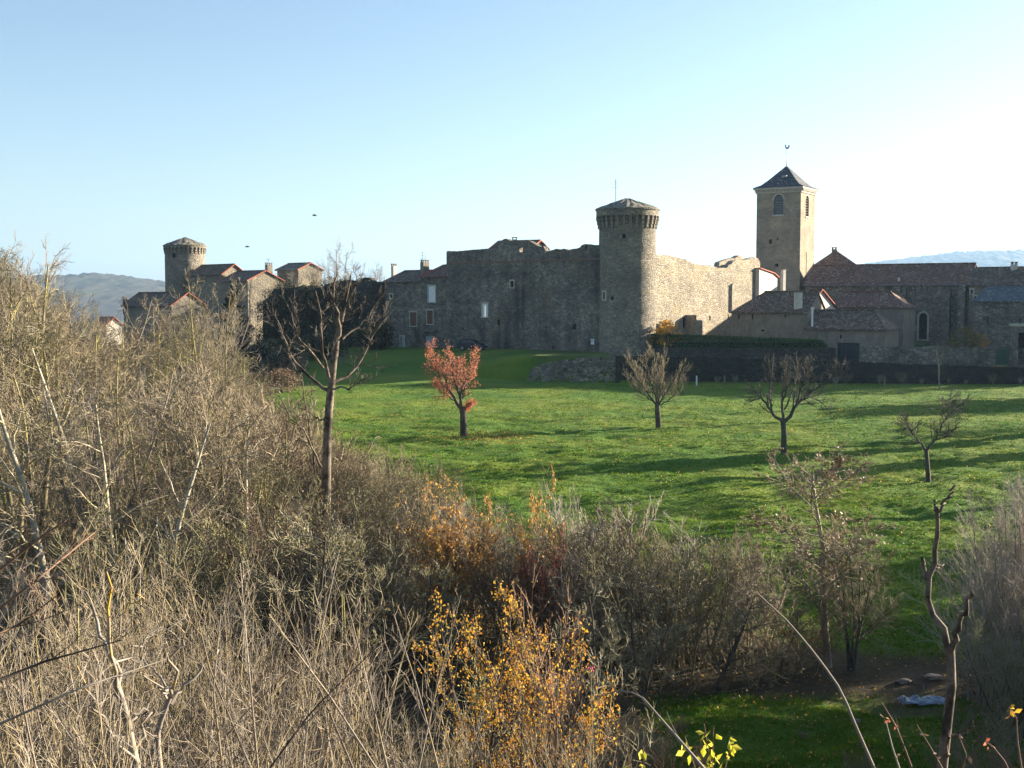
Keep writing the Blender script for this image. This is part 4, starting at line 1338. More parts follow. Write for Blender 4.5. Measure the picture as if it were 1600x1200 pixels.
# retaining wall of the terrace, dark cement, and grassy foot
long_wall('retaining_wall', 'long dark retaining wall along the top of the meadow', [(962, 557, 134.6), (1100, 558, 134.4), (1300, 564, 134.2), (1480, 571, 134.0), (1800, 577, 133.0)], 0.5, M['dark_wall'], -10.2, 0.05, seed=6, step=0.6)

# rubble retaining bank: individually tumbled stones over a core
rg = np.random.default_rng(8)
mb = MB()
r0_, r1_ = at(826, 560, 139.5), at(964, 557, 135.5)
rp = Plane((r0_[0], 139.0), (r1_[0], 135.6))
mb2 = MB(); panel(mb2, rp, -10.5, [(0, -7.9), (rp.w * 0.25, -7.0), (rp.w * 0.6, -6.5), (rp.w, -6.3)], (), 1.2, off=-0.5)
ro = mb2.build('dry_stone_wall', M['drywall'], None, merge=False); tag(ro, 'tumbled dry stone wall at the foot of the tall round tower', 'wall')


def rock_bm(mbx, c, s, rg):
    i = len(mbx.v)
    for k in range(8):
        sx, sy, sz = (k & 1) * 2 - 1, ((k >> 1) & 1) * 2 - 1, ((k >> 2) & 1) * 2 - 1
        mbx.v.append((c[0] + s[0] * sx * rg.uniform(.6, 1.1), c[1] + s[1] * sy * rg.uniform(.6, 1.1), c[2] + s[2] * sz * rg.uniform(.6, 1.1)))
    for q in ((0, 2, 3, 1), (4, 5, 7, 6), (0, 1, 5, 4), (2, 6, 7, 3), (0, 4, 6, 2), (1, 3, 7, 5)): mbx.f.append(tuple(i + t for t in q))


for k in range(900):
    u = rg.uniform(0, rp.w); t = rg.uniform(0, 1)
    ztop = np.interp(u, [0, rp.w * .25, rp.w * .6, rp.w], [-7.9, -7.0, -6.5, -6.3])
    z = -9.3 + (ztop + 9.3) * t
    s = rg.uniform(0.08, 0.2)
    rock_bm(mb, rp.pt(u, z, 0.35 * (1 - t) - 0.42 + rg.uniform(0, 0.25)), (s * 1.5, s, s * 0.8), rg)
o = mb.build('stones', stone_mat("loose_stones", GREY, (0.2, 0.19, 0.16), 0.6, stain_amt=0.3), ro, merge=False)

# ------------------------------------------------------------------ parked car
cp = at(738.5, 549, 158)
cx, cy_, cz0 = cp[0], 158.0, zg(cp[0], 158.0)
cang = math.atan2(CLD[1], CLD[0]) + math.pi * 1.0
cang = -0.12
root = empty('parked_car', (cx, cy_, cz0), 'dark blue hatchback parked against the castle wall', 'car')
side_p = [(-1.95, 0.35), (-1.97, 0.75), (-1.85, 0.98), (-1.5, 1.38), (-1.15, 1.46), (-0.1, 1.48), (0.25, 1.38), (0.85, 0.98), (1.55, 0.86), (1.9, 0.68), (1.95, 0.38), (1.6, 0.22), (-1.7, 0.22)]


def carw(x, y, z):
    return (cx + x * math.cos(cang) - y * math.sin(cang), cy_ + x * math.sin(cang) + y * math.cos(cang), cz0 + z)


mb = MB()
secs = []
for y_, k in ((-0.82, 0.0), (-0.6, 1.0), (0.6, 1.0), (0.82, 0.0)):
    secs.append([carw(x, y_ if z < 1.0 else y_ * (0.86 if k == 0 else 0.9), z * (1 if k else (0.97 if z < 1.0 else 0.94))) for x, z in side_p])
for a, b_ in zip(secs[:-1], secs[1:]):
    for q in range(len(side_p)):
        r = (q + 1) % len(side_p); mb.face([a[q], a[r], b_[r], b_[q]])
mb.face(secs[0]); mb.face(secs[-1][::-1])
body = mb.build('body', M['car'], root, smooth=False, bevel=0.05)
mb = MB()
for s_ in (-1, 1):
    for pts in ([(-1.45, 1.02), (-1.3, 1.32), (-0.62, 1.38), (-0.62, 1.02)], [(-0.54, 1.02), (-0.54, 1.38), (-0.08, 1.37), (0.2, 1.28), (0.66, 1.02)]):
        mb.face([carw(x, s_ * 0.735 if z > 1.1 else s_ * 0.79, z) for x, z in pts])
mb.face([carw(0.3, -0.6, 1.372), carw(0.3, 0.6, 1.372), carw(0.83, 0.66, 1.01), carw(0.83, -0.66, 1.01)])
mb.build('window', M['glass'], root, merge=False)
for x_ in (-1.25, 1.2):
    for s_ in (-1, 1):
        mb = MB(); mb.tube([carw(x_, s_ * 0.62, 0.31), carw(x_, s_ * 0.83, 0.31)], 0.31, 18); w_ = mb.build('wheel', M['rubber'], root)
        mb = MB(); mb.tube([carw(x_, s_ * 0.8, 0.31), carw(x_, s_ * 0.845, 0.31)], 0.18, 12); mb.build('rim', M['metal'], w_)
for s_ in (-1, 1):
    mb = MB(); c = carw(1.83, s_ * 0.6, 0.68); mb.box(c, (0.24, 0.34, 0.16), cang); mb.build('headlight', M['lamp'], root, bevel=0.03)

# ------------------------------------------------------------------ plants: growing branches level by level
def nrm(v):
    return v / np.maximum(np.linalg.norm(v, axis=-1, keepdims=True), 1e-9)


def tube_arrays(P, R, sides):
    Nn, K, _ = P.shape
    T = nrm(np.gradient(P, axis=1))
    ref = np.tile(np.array([0.37, 0.61, 0.12]), (Nn, 1))
    m = np.abs(T.mean(1)) @ np.array([0, 0, 1.0]) < 0.5
    ref[m] = [0.1, 0.1, 1.0]
    U = nrm(np.cross(T, ref[:, None, :]))
    W = np.cross(T, U)
    a = np.arange(sides) * 2 * math.pi / sides
    V = P[:, :, None, :] + R[:, :, None, None] * (np.cos(a)[None, None, :, None] * U[:, :, None, :] + np.sin(a)[None, None, :, None] * W[:, :, None, :])
    i = np.arange(Nn * K * sides).reshape(Nn, K, sides)
    j = np.roll(i, -1, axis=2)
    Q = np.stack([i[:, :-1], j[:, :-1], j[:, 1:], i[:, 1:]], -1).reshape(-1, 4)
    return V.reshape(-1, 3), Q


class Acc:
    def __init__(s): s.v, s.q, s.n = [], [], 0

    def add(s, V, Q):
        s.v.append(V); s.q.append(Q + s.n); s.n += len(V)

    def tubes(s, P, R, sides): s.add(*tube_arrays(P, R, sides))

    def mesh(s, name, mat, smooth=True):
        return mesh_np(name, np.concatenate(s.v), np.concatenate(s.q), mat=mat, smooth=smooth)


def walk(rng, B, D, L, npts, wob, up):
    P = [B]
    D = nrm(D)
    st = (L / (npts - 1))[:, None]
    for k in range(npts - 1):
        D = nrm(D + rng.normal(0, wob, D.shape) + np.array([0, 0, up]))
        P.append(P[-1] + D * st)
    return np.stack(P, 1)


def grow(rng, par, n, t0, t1, ang, lenr, rr, npts=5, wob=0.12, up=0.05, taper=0.3, rmin=0.004, tipk=0.5):
    P, R, L = par
    Nn, K, _ = P.shape
    t = (t0 + (t1 - t0) * (np.arange(n)[None, :] + rng.uniform(0, 1, (Nn, n))) / n)
    f = t * (K - 1)
    i0 = np.minimum(f.astype(int), K - 2)
    fr = (f - i0)[..., None]
    idx = np.arange(Nn)[:, None]
    B = P[idx, i0] * (1 - fr) + P[idx, i0 + 1] * fr
    T = nrm(P[idx, i0 + 1] - P[idx, i0])
    rb = R[idx, i0] * (1 - fr[..., 0]) + R[idx, i0 + 1] * fr[..., 0]
    a = rng.uniform(ang[0], ang[1], (Nn, n))
    rv = rng.normal(0, 1, T.shape)
    perp = nrm(rv - (rv * T).sum(-1, keepdims=True) * T)
    D = np.cos(a)[..., None] * T + np.sin(a)[..., None] * perp
    Lc = L[:, None] * lenr * (1 - tipk * (t - t0) / max(1e-6, 1 - t0)) * rng.uniform(0.65, 1.3, (Nn, n))
    rc = np.maximum(rb * rr * rng.uniform(0.8, 1.1, (Nn, n)), rmin)
    B = B.reshape(-1, 3); D = D.reshape(-1, 3); Lc = Lc.ravel(); rc = rc.ravel()
    Pc = walk(rng, B, D, Lc, npts, wob, up)
    Rc = rc[:, None] * np.linspace(1, taper, npts)[None, :]
    return Pc, Rc, Lc


def leaves_at(rng, P, n, size, spread=0.05, droop=0.3, t0=0.1):
    """small folded leaves on branches P (N,K,3): n per branch"""
    Nn, K, _ = P.shape
    t = rng.uniform(t0, 1, (Nn, n)) * (K - 1)
    i0 = np.minimum(t.astype(int), K - 2)
    fr = (t - i0)[..., None]
    idx = np.arange(Nn)[:, None]
    C = (P[idx, i0] * (1 - fr) + P[idx, i0 + 1] * fr).reshape(-1, 3)
    C = C + rng.normal(0, spread, C.shape)
    return leaf_cloud(rng, C, size, droop)


def leaf_cloud(rng, C, size, droop=0.3, width=0.55):
    n = len(C)
    D = nrm(rng.normal(0, 1, (n, 3)) + np.array([0, 0, -droop]))
    S = nrm(np.cross(D, rng.normal(0, 1, (n, 3))))
    U = np.cross(D, S)
    s = size * rng.uniform(0.6, 1.25, (n, 1))
    a = C
    b_ = C + D * s * 0.5 + S * s * width * 0.5 + U * s * 0.08
    c = C + D * s
    d = C + D * s * 0.5 - S * s * width * 0.5 + U * s * 0.08
    V = np.stack([a, b_, c, d], 1).reshape(-1, 3)
    Q = np.arange(n * 4).reshape(n, 4)
    return V, Q


def stems(rng, n, h, r, spread, lean=0.25, wob=0.05, up=0.06, npts=9, base=0.15):
    B = np.stack([rng.normal(0, base, n), rng.normal(0, base, n), np.full(n, -0.3)], 1)
    a = rng.uniform(0, 2 * math.pi, n)
    s = rng.uniform(0.2, 1, n) * spread
    D = np.stack([np.cos(a) * s, np.sin(a) * s, np.ones(n)], 1)
    L = h * rng.uniform(0.75, 1.1, n)
    P = walk(rng, B, D, L, npts, wob, up)
    R = (r * rng.uniform(0.7, 1.1, n))[:, None] * np.linspace(1, 0.25, npts)[None, :]
    return P, R, L


def plant(name, label, cat, group, levels_trunk, levels_twig, leaves=None, mats=(None, None, None), hide=True, loc=(0, 0, -500)):
    """root > trunk, crown, leaves"""
    root = empty(name, loc, label, cat, group)
    a = Acc()
    for P, R, s in levels_trunk: a.tubes(P, R, s)
    link_mesh('trunk' if cat == 'tree' else 'stems', a.mesh('trunk', mats[0]), root)
    a = Acc()
    for P, R, s in levels_twig: a.tubes(P, R, s)
    link_mesh('crown' if cat == 'tree' else 'twigs', a.mesh('twigs', mats[1], False), root)
    if leaves is not None:
        link_mesh('leaves', mesh_np('leaves', leaves[0], leaves[1], mat=mats[2]), root)
    return root


def thicket_tree(seed, h=9.0, nst=2, mats=('bark_olive', 'twig_tan', 'leaf_olive'), nleaf=0, spread=0.18, dens=1.0, leafsize=0.07, ang=(0.45, 1.1), r=0.013, tk=1.0, up=0.05):
    rng = np.random.default_rng(seed)
    s = stems(rng, nst, h, r * h, spread, wob=0.07)
    b1 = grow(rng, s, int(13 * dens), 0.25, 0.97, ang, 0.42, 0.5, 7, 0.15, up, tipk=0.6, rmin=0.018 * tk)
    b2 = grow(rng, b1, int(8 * dens), 0.15, 1.0, (0.4, 1.1), 0.5, 0.6, 5, 0.17, up * 0.8, tipk=0.5, rmin=0.013 * tk)
    b3 = grow(rng, b2, 6, 0.12, 1.0, (0.35, 1.0), 0.55, 0.7, 4, 0.16, up, tipk=0.3, rmin=0.0095 * tk)
    b4 = grow(rng, b3, 1, 0.3, 1.0, (0.3, 0.8), 0.6, 0.8, 3, 0.15, 0.05, tipk=0.3, rmin=0.007 * tk)
    lv = leaves_at(rng, b3[0], nleaf, leafsize, 0.04) if nleaf else None
    return [(s[0], s[1], 7), (b1[0], b1[1], 5)], [(b2[0], b2[1], 4), (b3[0], b3[1], 3), (b4[0], b4[1], 3)], lv, [M[m] if m else None for m in mats]


def shrub(seed, h=4.0, nst=9, mats=('bark_grey', 'twig_grey', None), nleaf=0, spread=0.55, n1=9, n2=5, n3=4, leafsize=0.06, r=0.009, up=0.08, rk=1.6, wob=1.0, ang=(0.3, 0.85)):
    rng = np.random.default_rng(seed)
    s = stems(rng, nst, h, r * h, spread, wob=0.06 * wob, up=up, base=0.25)
    b1 = grow(rng, s, n1, 0.2, 0.98, ang, 0.45, 0.55, 5, 0.12 * wob, 0.09, tipk=0.6, rmin=0.008 * rk)
    b2 = grow(rng, b1, n2, 0.12, 1.0, ang, 0.5, 0.65, 4, 0.14 * wob, 0.06, tipk=0.4, rmin=0.0055 * rk)
    b3 = grow(rng, b2, n3, 0.15, 1.0, (0.3, 0.9), 0.55, 0.8, 3, 0.14 * wob, 0.05, tipk=0.3, rmin=0.004 * rk)
    lv = None
    if nleaf: lv = leaves_at(rng, b3[0], nleaf, leafsize, 0.03)
    return [(s[0], s[1], 6)], [(b1[0], b1[1], 4), (b2[0], b2[1], 3), (b3[0], b3[1], 3)], lv, [M[m] if m else None for m in mats]


def make(kind, name, label, cat, group, spec):
    tr_, tw, lv, mats = spec
    return plant(name, label, cat, group, tr_, tw, lv, mats)


class Proto:
    """a kind built once: the first use moves it, later uses copy it"""

    def __init__(s, name, cat, spec, h):
        s.root = make(None, name, None, cat, None, spec)
        s.h, s.used, s.cat = h, False, cat
        V_ = np.empty(len(s.root.children[1].data.vertices) * 3, dtype=np.float32)
        s.root.children[1].data.vertices.foreach_get("co", V_)
        s.top = float(np.percentile(V_.reshape(-1, 3)[:, 2], 99.5))

    def put(s, x, y, height, label, group, rot=None, wide=1.0, z=None):
        o = s.root if not s.used else copy_tree(s.root)
        s.used = True
        k = height / s.top
        o.location = (x, y, zg(x, y) if z is None else z)
        o.scale = (k * wide, k * wide, k)
        o.rotation_euler = (0, 0, rot if rot is not None else random.uniform(0, 6.28))
        tag(o, label, s.cat, group)
        return o

    def drop(s):
        if not s.used:
            for c in list(s.root.children): bpy.data.objects.remove(c)
            bpy.data.objects.remove(s.root)


random.seed(5)
M['bark_pale'] = bark_mat('pale_olive_bark', (0.22, 0.19, 0.13), (0.55, 0.50, 0.38), (0.45, 0.43, 0.16), 0.6, 1.2, 0.1)
M['bark_lichen'] = bark_mat("yellow_lichened_bark", (0.09, 0.07, 0.055), (0.42, 0.37, 0.31), (0.62, 0.38, 0.045), 0.9, 1.1, 0.1)
TT = [Proto('bare_tree', 'tree', thicket_tree(10, 9, 2), 9),
      Proto('bare_tree', 'tree', thicket_tree(11, 9, 3, nleaf=1, mats=('bark_olive', 'twig_tan', 'leaf_olive')), 9),
      Proto('bare_tree', 'tree', thicket_tree(12, 9, 1, dens=1.2, spread=0.05), 9),
      Proto('bare_tree', 'tree', thicket_tree(13, 9, 4, dens=0.85, spread=0.3, mats=('bark_grey', 'twig_grey', None)), 9),
      Proto('bare_tree', 'tree', thicket_tree(14, 9, 2, dens=1.0, nleaf=2, mats=('bark_olive', 'twig_moss', 'leaf_olive'), leafsize=0.06), 9),
      Proto('bare_tree', 'tree', thicket_tree(15, 9, 2, dens=0.9, mats=('bark_grey', 'twig_tan', 'leaf_brown'), nleaf=1), 9)]
SH = [Proto('bare_shrub', 'shrub', shrub(20, 4), 4), Proto('bare_shrub', 'shrub', shrub(21, 4, mats=('bark_olive', 'twig_tan', None)), 4),
      Proto('bare_shrub', 'shrub', shrub(22, 4, mats=('bark_olive', 'twig_moss', 'leaf_olive'), nleaf=1), 4),
      Proto('bare_shrub', 'shrub', shrub(23, 4, mats=('bark_grey', 'twig_red', 'leaf_brown'), nleaf=1, spread=0.7), 4),
      Proto('bare_shrub', 'shrub', shrub(24, 4, 12, mats=('bark_grey', 'twig_tan', None), spread=0.4), 4)]


def hgt(px, py_top, Y_):
    x, _, z = at(px, py_top, Y_)
    return x, z - zg(x, Y_)


# skyline of the thicket as measured on the photo
SIL = [(-200, 420), (-60, 395), (0, 405), (30, 430), (55, 470), (90, 470), (130, 462), (165, 490), (200, 505), (235, 480), (270, 478), (320, 485), (350, 520), (385, 555), (415, 585), (440, 640), (470, 672), (520, 690), (600, 692),
       (650, 708), (700, 745), (750, 790), (800, 830), (850, 850), (900, 830), (950, 805), (1000, 812), (1040, 835), (1080, 858), (1140, 852), (1190, 872), (1230, 925), (1300, 960)]
rng = random.Random(77)
G1, L1 = 'bare trees crowded in the thicket on the left', 'bare lichen-grown tree crowded among others in the left thicket'
# far rows
for row, (Yr, px0, px1, stp, low) in enumerate([(118, -120, 400, 46, -22), (98, -140, 425, 40, -12), (80, -140, 470, 42, 5), (66, -140, 500, 52, 40), (53, -160, 470, 74, 90)]):
    p = px0
    while p < px1:
        Yt = Yr + rng.uniform(-6, 6)
        pp = p + rng.uniform(-14, 14)
        yt = float(lerp_pts(pp, SIL)) + low + rng.uniform(-12, 30)
        x, h = hgt(pp, yt, Yt)
        if h > 2.5 and x < field_left(Yt) - 1.5:
            k = rng.choices(range(6), [5, 4, 4, 2, 3, 3])[0]
            TT[k].put(x, Yt, h, L1, G1, rng.uniform(0, 6.28), rng.uniform(0.85, 1.15))
        p += stp * rng.uniform(0.75, 1.2)
G2, L2 = 'bare shrubs filling the middle of the thicket', 'bare twiggy shrub packed into the middle of the thicket'
for Yr, px0, px1, stp, low in [(84, 380, 450, 30, 20), (72, 400, 520, 34, 25), (62, 400, 640, 36, 10), (55, 380, 760, 42, 5), (49, 440, 800, 48, 18), (45, 300, 560, 70, 130), (40, -60, 520, 130, 260)]:
    p = px0
    while p < px1:
        Yt = Yr + rng.uniform(-2.5, 2.5)
        pp = p + rng.uniform(-10, 10)
        yt = float(lerp_pts(pp, SIL)) + low + rng.uniform(-8, 30)
        if Yr < 50: yt = max(yt, 770 + (50 - Yt) * 5)
        x, h = hgt(pp, yt, Yt)
        if h > 1.2 and x < field_left(Yt) + 1 and not (535 < pp < 730 and Yr < 47):
            k = rng.choices(range(5), [3, 4, 4, 1, 4])[0]
            SH[k].put(x, Yt, h, L2, G2, rng.uniform(0, 6.28), rng.uniform(1.0, 1.4))
        p += stp * rng.uniform(0.75, 1.2)
# middle bank of shrubs between the meadow and the viewer
G3, L3 = 'grey shrubs along the near edge of the meadow', 'greyish bare shrub at the near edge of the meadow'
for pp, yt, Yt, k, wd in [(870, 815, 46, 0, 1.2), (930, 805, 46.5, 0, 1.3), (985, 812, 46, 4, 1.3), (1040, 840, 45.5, 1, 1.2), (1090, 852, 45.5, 0, 1.3), (1140, 850, 46, 4, 1.1), (1185, 868, 45.5, 0, 1.2),
                          (905, 870, 43.5, 4, 1.3), (1000, 880, 43.5, 2, 1.2), (1250, 950, 44.5, 3, 1.3), (850, 860, 45, 2, 1.2), (790, 850, 47, 3, 1.3), (1060, 880, 44, 2, 1.3)]:
    x, h = hgt(pp, yt - 28, Yt); SH[k].put(x, Yt, h, L3, G3, rng.uniform(0, 6.28), wd)


for pp, yt, Yt, k, wd in [(1085, 1050, 43.2, 2, 1.8), (1125, 1062, 42.6, 3, 1.7), (1165, 1058, 43.0, 2, 1.8), (1205, 1066, 42.8, 1, 1.6), (1245, 1060, 43.4, 2, 1.6), (1285, 1062, 43.0, 3, 1.5), (1345, 1055, 43.8, 3, 1.2), (1370, 1050, 44.2, 2, 1.2), (1060, 1078, 42.4, 3, 1.6), (1330, 1085, 42.8, 2, 1.2)]:
    x, h = hgt(pp, yt, Yt); SH[k].put(x, Yt, h, 'low tangled brush along the path below the thorns', 'low brush along the path', rng.uniform(0, 6.28), wd)


for pp, yt, Yt, k, wd in [(1400, 1085, 40.3, 3, 1.0), (1500, 1110, 38.5, 2, 1.5), (1555, 1095, 38, 3, 1.5), (1600, 1120, 35, 2, 1.6), (1540, 1160, 33, 3, 1.4), (1480, 1150, 34.5, 2, 0.9), (1255, 1140, 38.0, 3, 0.9), (1180, 1135, 38.5, 2, 1.0), (1060, 1120, 38.5, 3, 1.4), (1020, 1140, 36, 2, 1.4), (1100, 1165, 35, 3, 1.0), (1340, 1165, 34.5, 3, 0.8)]:
    x, h = hgt(pp, yt, Yt)
    if h > 0.3: SH[k].put(x, Yt, h, 'small tangled bush in the shaded grass at the lower right', 'small bushes in the shaded grass', rng.uniform(0, 6.28), wd)


for k_ in range(17):
    pp = 1000 + k_ * 37 + rng.uniform(-12, 12)
    x = px_x(pp, 133.2); SH[[0, 3, 4, 2][k_ % 4]].put(x, 133.3, rng.uniform(0.5, 1.3), 'low weedy shrub at the foot of the dark retaining wall', 'weedy shrubs at the foot of the retaining wall', rng.uniform(0, 6.28), 1.3)


def single(name, label, cat, spec, px, py_top, Y_, wide=1.0, rot=0.0, group=None):
    P_ = Proto(name, cat, spec, 1)
    x, h = hgt(px, py_top, Y_)
    return P_.put(x, Y_, h, label, group, rot, wide)


# ---- leafed and special shrubs
single('orange_leafed_shrub', 'wide shrub thinly covered in orange leaves beside the lower edge of the meadow', 'shrub', shrub(31, 4, 10, mats=('bark_grey', 'twig_tan', 'leaf_orange'), nleaf=2, leafsize=0.115, spread=0.6), 715, 785, 46, 0.8)
single('orange_leafed_shrub', 'small shrub of bright orange leaves, right of the wide orange one', 'shrub', shrub(32, 4, 6, mats=('bark_grey', 'twig_tan', 'leaf_orange'), nleaf=2, leafsize=0.12, spread=0.3, n2=5), 832, 790, 45, 0.5)
single('red_leafed_shrub', 'low shrub with dark red leaves in front of the orange ones', 'shrub', shrub(33, 3, 7, mats=('bark_grey', 'twig_red', 'leaf_red'), nleaf=2, leafsize=0.08, spread=0.7), 842, 868, 43.5, 0.45)
single('pale_shrub', 'tall pale whitish bare shrub standing up against the meadow', 'shrub', shrub(34, 5, 8, mats=('bark_grey', 'twig_grey', None), spread=0.22, n1=8, n2=5, n3=2), 890, 738, 47, 0.62)
single('yellow_leafed_shrub', 'bright yellow leafed shrub low in the middle of the foreground', 'shrub', shrub(35, 4, 9, mats=('bark_dark', 'bark_dark', 'leaf_yellow'), nleaf=5, leafsize=0.056, spread=0.9, n1=8, n2=6, n3=3, rk=1.0), 775, 995, 21.5, 0.78)
single('orange_tipped_shrub', 'upright shoots with orange and red leaf tips behind the yellow shrub', 'shrub', shrub(36, 4, 7, mats=('bark_grey', 'twig_red', 'leaf_orange'), nleaf=1, leafsize=0.06, spread=0.6, n1=9, n2=5, n3=2), 850, 945, 22.5, 0.7)
for pp, yt, Yt, sd, wd, lb in [(1010, 905, 40.5, 41, 1.1, 'mossy hawthorn with dense dark twigs behind the yellow shrub'), (1110, 930, 42.0, 42, 1.2, 'wide mossy hawthorn with arching dark bough above the shaded grass'),
                               (925, 925, 37, 43, 1.0, 'lower mossy hawthorn leaning over the yellow shrub'), (1215, 955, 43.5, 44, 1.3, 'rounded olive thorn bush left of the brown-seeded ash'), (900, 1010, 25, 45, 1.0, 'gnarled lichened thorn close behind the yellow shrub on its right')]:
    single('hawthorn', lb, 'tree', thicket_tree(sd, 6, 2, ('bark_dark', 'twig_moss', None), nleaf=0, spread=0.5, dens=0.85, ang=(0.6, 1.3), tk=1.3), pp, yt, Yt, wd)
single('hawthorn', 'dark mossy thorn overhanging the black hollow', 'tree', thicket_tree(46, 6, 3, ('bark_dark', 'twig_moss', 'leaf_olive'), nleaf=2, spread=0.6, dens=0.95, ang=(0.6, 1.3), tk=1.25), 640, 815, 44, 1.25)
single('hawthorn', 'olive thorn at the left side of the black hollow', 'tree', thicket_tree(47, 6, 3, ('bark_dark', 'twig_moss', 'leaf_olive'), nleaf=2, spread=0.6, dens=0.95, ang=(0.6, 1.3), tk=1.25), 480, 800, 42, 1.2)
o = single('ash_tree', 'bare tree hung with brown seed clusters, standing before the right side of the meadow', 'tree', thicket_tree(51, 8, 1, ('bark_grey', 'twig_moss', 'leaf_brown'), nleaf=2, spread=0.05, dens=1.35, leafsize=0.13, ang=(0.5, 1.2), r=0.016), 1305, 695, 44.5, 1.6)
single('young_tree', 'slender olive-barked tree of several trunks right beside the brown-seeded ash', 'tree', thicket_tree(52, 6, 5, ('bark_dark', 'twig_moss', None), spread=0.3, dens=0.95), 1335, 835, 44, 0.95)
single('pale_shrub', 'tall pale grey-twigged shrub at the right edge beside the meadow', 'shrub', shrub(53, 8, 16, mats=('bark_grey', 'twig_grey', None), spread=0.4, n1=12, n2=8, n3=4), 1585, 735, 43, 1.0)
single('pale_shrub', 'lower grey-twigged shrub in front of the tall pale one at the right edge', 'shrub', shrub(54, 6, 14, mats=('bark_grey', 'twig_grey', None), spread=0.6, n1=11, n2=7, n3=4), 1545, 860, 41.5, 1.0)
single('dark_shrub', 'dark tangled shrub behind the forked snag near the right edge', 'shrub', shrub(55, 4, 16, mats=('bark_dark', 'twig_moss', 'leaf_olive'), nleaf=1, spread=0.8), 1600, 960, 38, 1.1)

# ---- near foreground: long pale shoots, lichened
NS = [Proto('bare_sapling', 'shrub', shrub(60, 5, 9, mats=('twig_pale', 'twig_pale', None), spread=0.65, n1=6, n2=4, n3=2, r=0.0055, rk=1.25, wob=0.5, ang=(0.3, 0.75)), 5),
      Proto('bare_sapling', 'shrub', shrub(61, 5, 11, mats=('twig_pale', 'twig_tan', None), spread=0.75, n1=6, n2=4, n3=2, r=0.005, rk=1.2, wob=0.6, ang=(0.3, 0.8)), 5),
      Proto('bare_sapling', 'shrub', shrub(62, 5, 7, mats=('bark_olive', 'twig_pale', None), spread=0.55, n1=7, n2=4, n3=2, r=0.0075, rk=1.3, wob=0.6, ang=(0.35, 0.9)), 5),
      Proto('bare_sapling', 'shrub', shrub(63, 5, 8, mats=('twig_red', 'twig_red', 'leaf_brown'), spread=0.55, n1=7, n2=4, n3=2, r=0.0035, rk=1.2, wob=0.5, ang=(0.25, 0.7)), 5)]
G4, L4 = 'pale bare saplings filling the lower left foreground', 'pale bare many-stemmed sapling in the lower left foreground'
for Yr, px0, px1, stp, base_y in [(31, -80, 540, 72, 880), (26, -80, 600, 92, 905), (20, -80, 640, 120, 930), (15, -60, 560, 170, 960), (11, -20, 480, 210, 1000)]:
    p = px0
    while p < px1:
        Yt = Yr + rng.uniform(-1.5, 1.5); pp = p + rng.uniform(-20, 20)
        yt = base_y + rng.uniform(-60, 50) + (70 if pp > 540 else 0)
        x, h = hgt(pp, yt, Yt)
        k = rng.choices(range(4), [4, 4, 3, 2])[0]
        if h > 1: NS[k].put(x, Yt, h, L4, G4, rng.uniform(0, 6.28), rng.uniform(0.9, 1.25))
        p += stp * rng.uniform(0.8, 1.2)
for pp, yt, Yt in [(650, 1060, 17), (720, 1120, 15), (930, 1080, 18), (1000, 1110, 20), (880, 1120, 14)]:
    x, h = hgt(pp, yt, Yt); NS[rng.randrange(4)].put(x, Yt, h, 'thin bare sapling around the foot of the yellow shrub', 'thin saplings around the yellow shrub', 0.3 * pp, 1.0)

# ---- hero trees, limbs laid out one by one, each at its own depth
def limbs_from_pixels(limbs, Y0):
    """limbs: list of (points [(px, py, depth offset)], r0, r1) -> polylines resampled, with thickness in metres"""
    out = []
    for pts, r0, r1 in limbs:
        P = np.array([at(a, b_, Y0 + d) for a, b_, d in pts])
        s = np.concatenate([[0], np.cumsum(np.linalg.norm(np.diff(P, axis=0), axis=1))])
        K = 12
        u = np.linspace(0, s[-1], K)
        Q = np.stack([np.interp(u, s, P[:, k]) for k in range(3)], 1)
        out.append((Q, np.linspace(r0, r1, K), s[-1]))
    return out


def hero_tree(name, label, px, py, Y_, limbs, mats, seed, b1=(6, 0.3, 0.5), b2=(5, 0.5), b3=(4, 0.55), leaf=None, up=0.12, cat='tree', base_fix=True, wob=0.13, ang=(0.35, 1.0), rmin=0.011, b1t0=0.25, lspread=0.05):
    rng = np.random.default_rng(seed)
    x, y, _ = at(px, py, Y_)
    z = zg(x, y)
    root = empty(name, (x, y, z), label, cat)
    org = np.array([x, y, z])
    ls = limbs_from_pixels(limbs, Y_)
    P = np.stack([l[0] for l in ls]) - org
    P[1:, 1:-1] += rng.normal(0, 0.035, P[1:, 1:-1].shape)
    P[0, 0, 2] = -0.4
    R = np.stack([l[1] for l in ls])
    L = np.array([l[2] for l in ls])
    a = Acc(); a.tubes(P, R, 9)
    link_mesh('trunk', a.mesh('trunk', mats[0]), root)
    par = (P[1:], R[1:], L[1:])
    g1 = grow(rng, par, b1[0], b1t0, 1.0, ang, b1[1], b1[2], 5, wob, up, tipk=0.4, rmin=rmin * 1.6)
    a = Acc(); a.tubes(g1[0], g1[1], 4)
    g = g1
    for n, lr in (b2, b3):
        if n:
            g = grow(rng, g, n, 0.15, 1.0, (0.3, 0.9), lr, 0.7, 4, 0.14, up * 0.7, tipk=0.4, rmin=rmin)
            a.tubes(g[0], g[1], 3)
    link_mesh('crown', a.mesh('crown', mats[1], False), root)
    if leaf:
        V_, Q_ = leaves_at(rng, g[0], leaf[0], leaf[1], lspread)
        link_mesh('leaves', mesh_np('leaves', V_, Q_, mat=mats[2]), root)
    return root


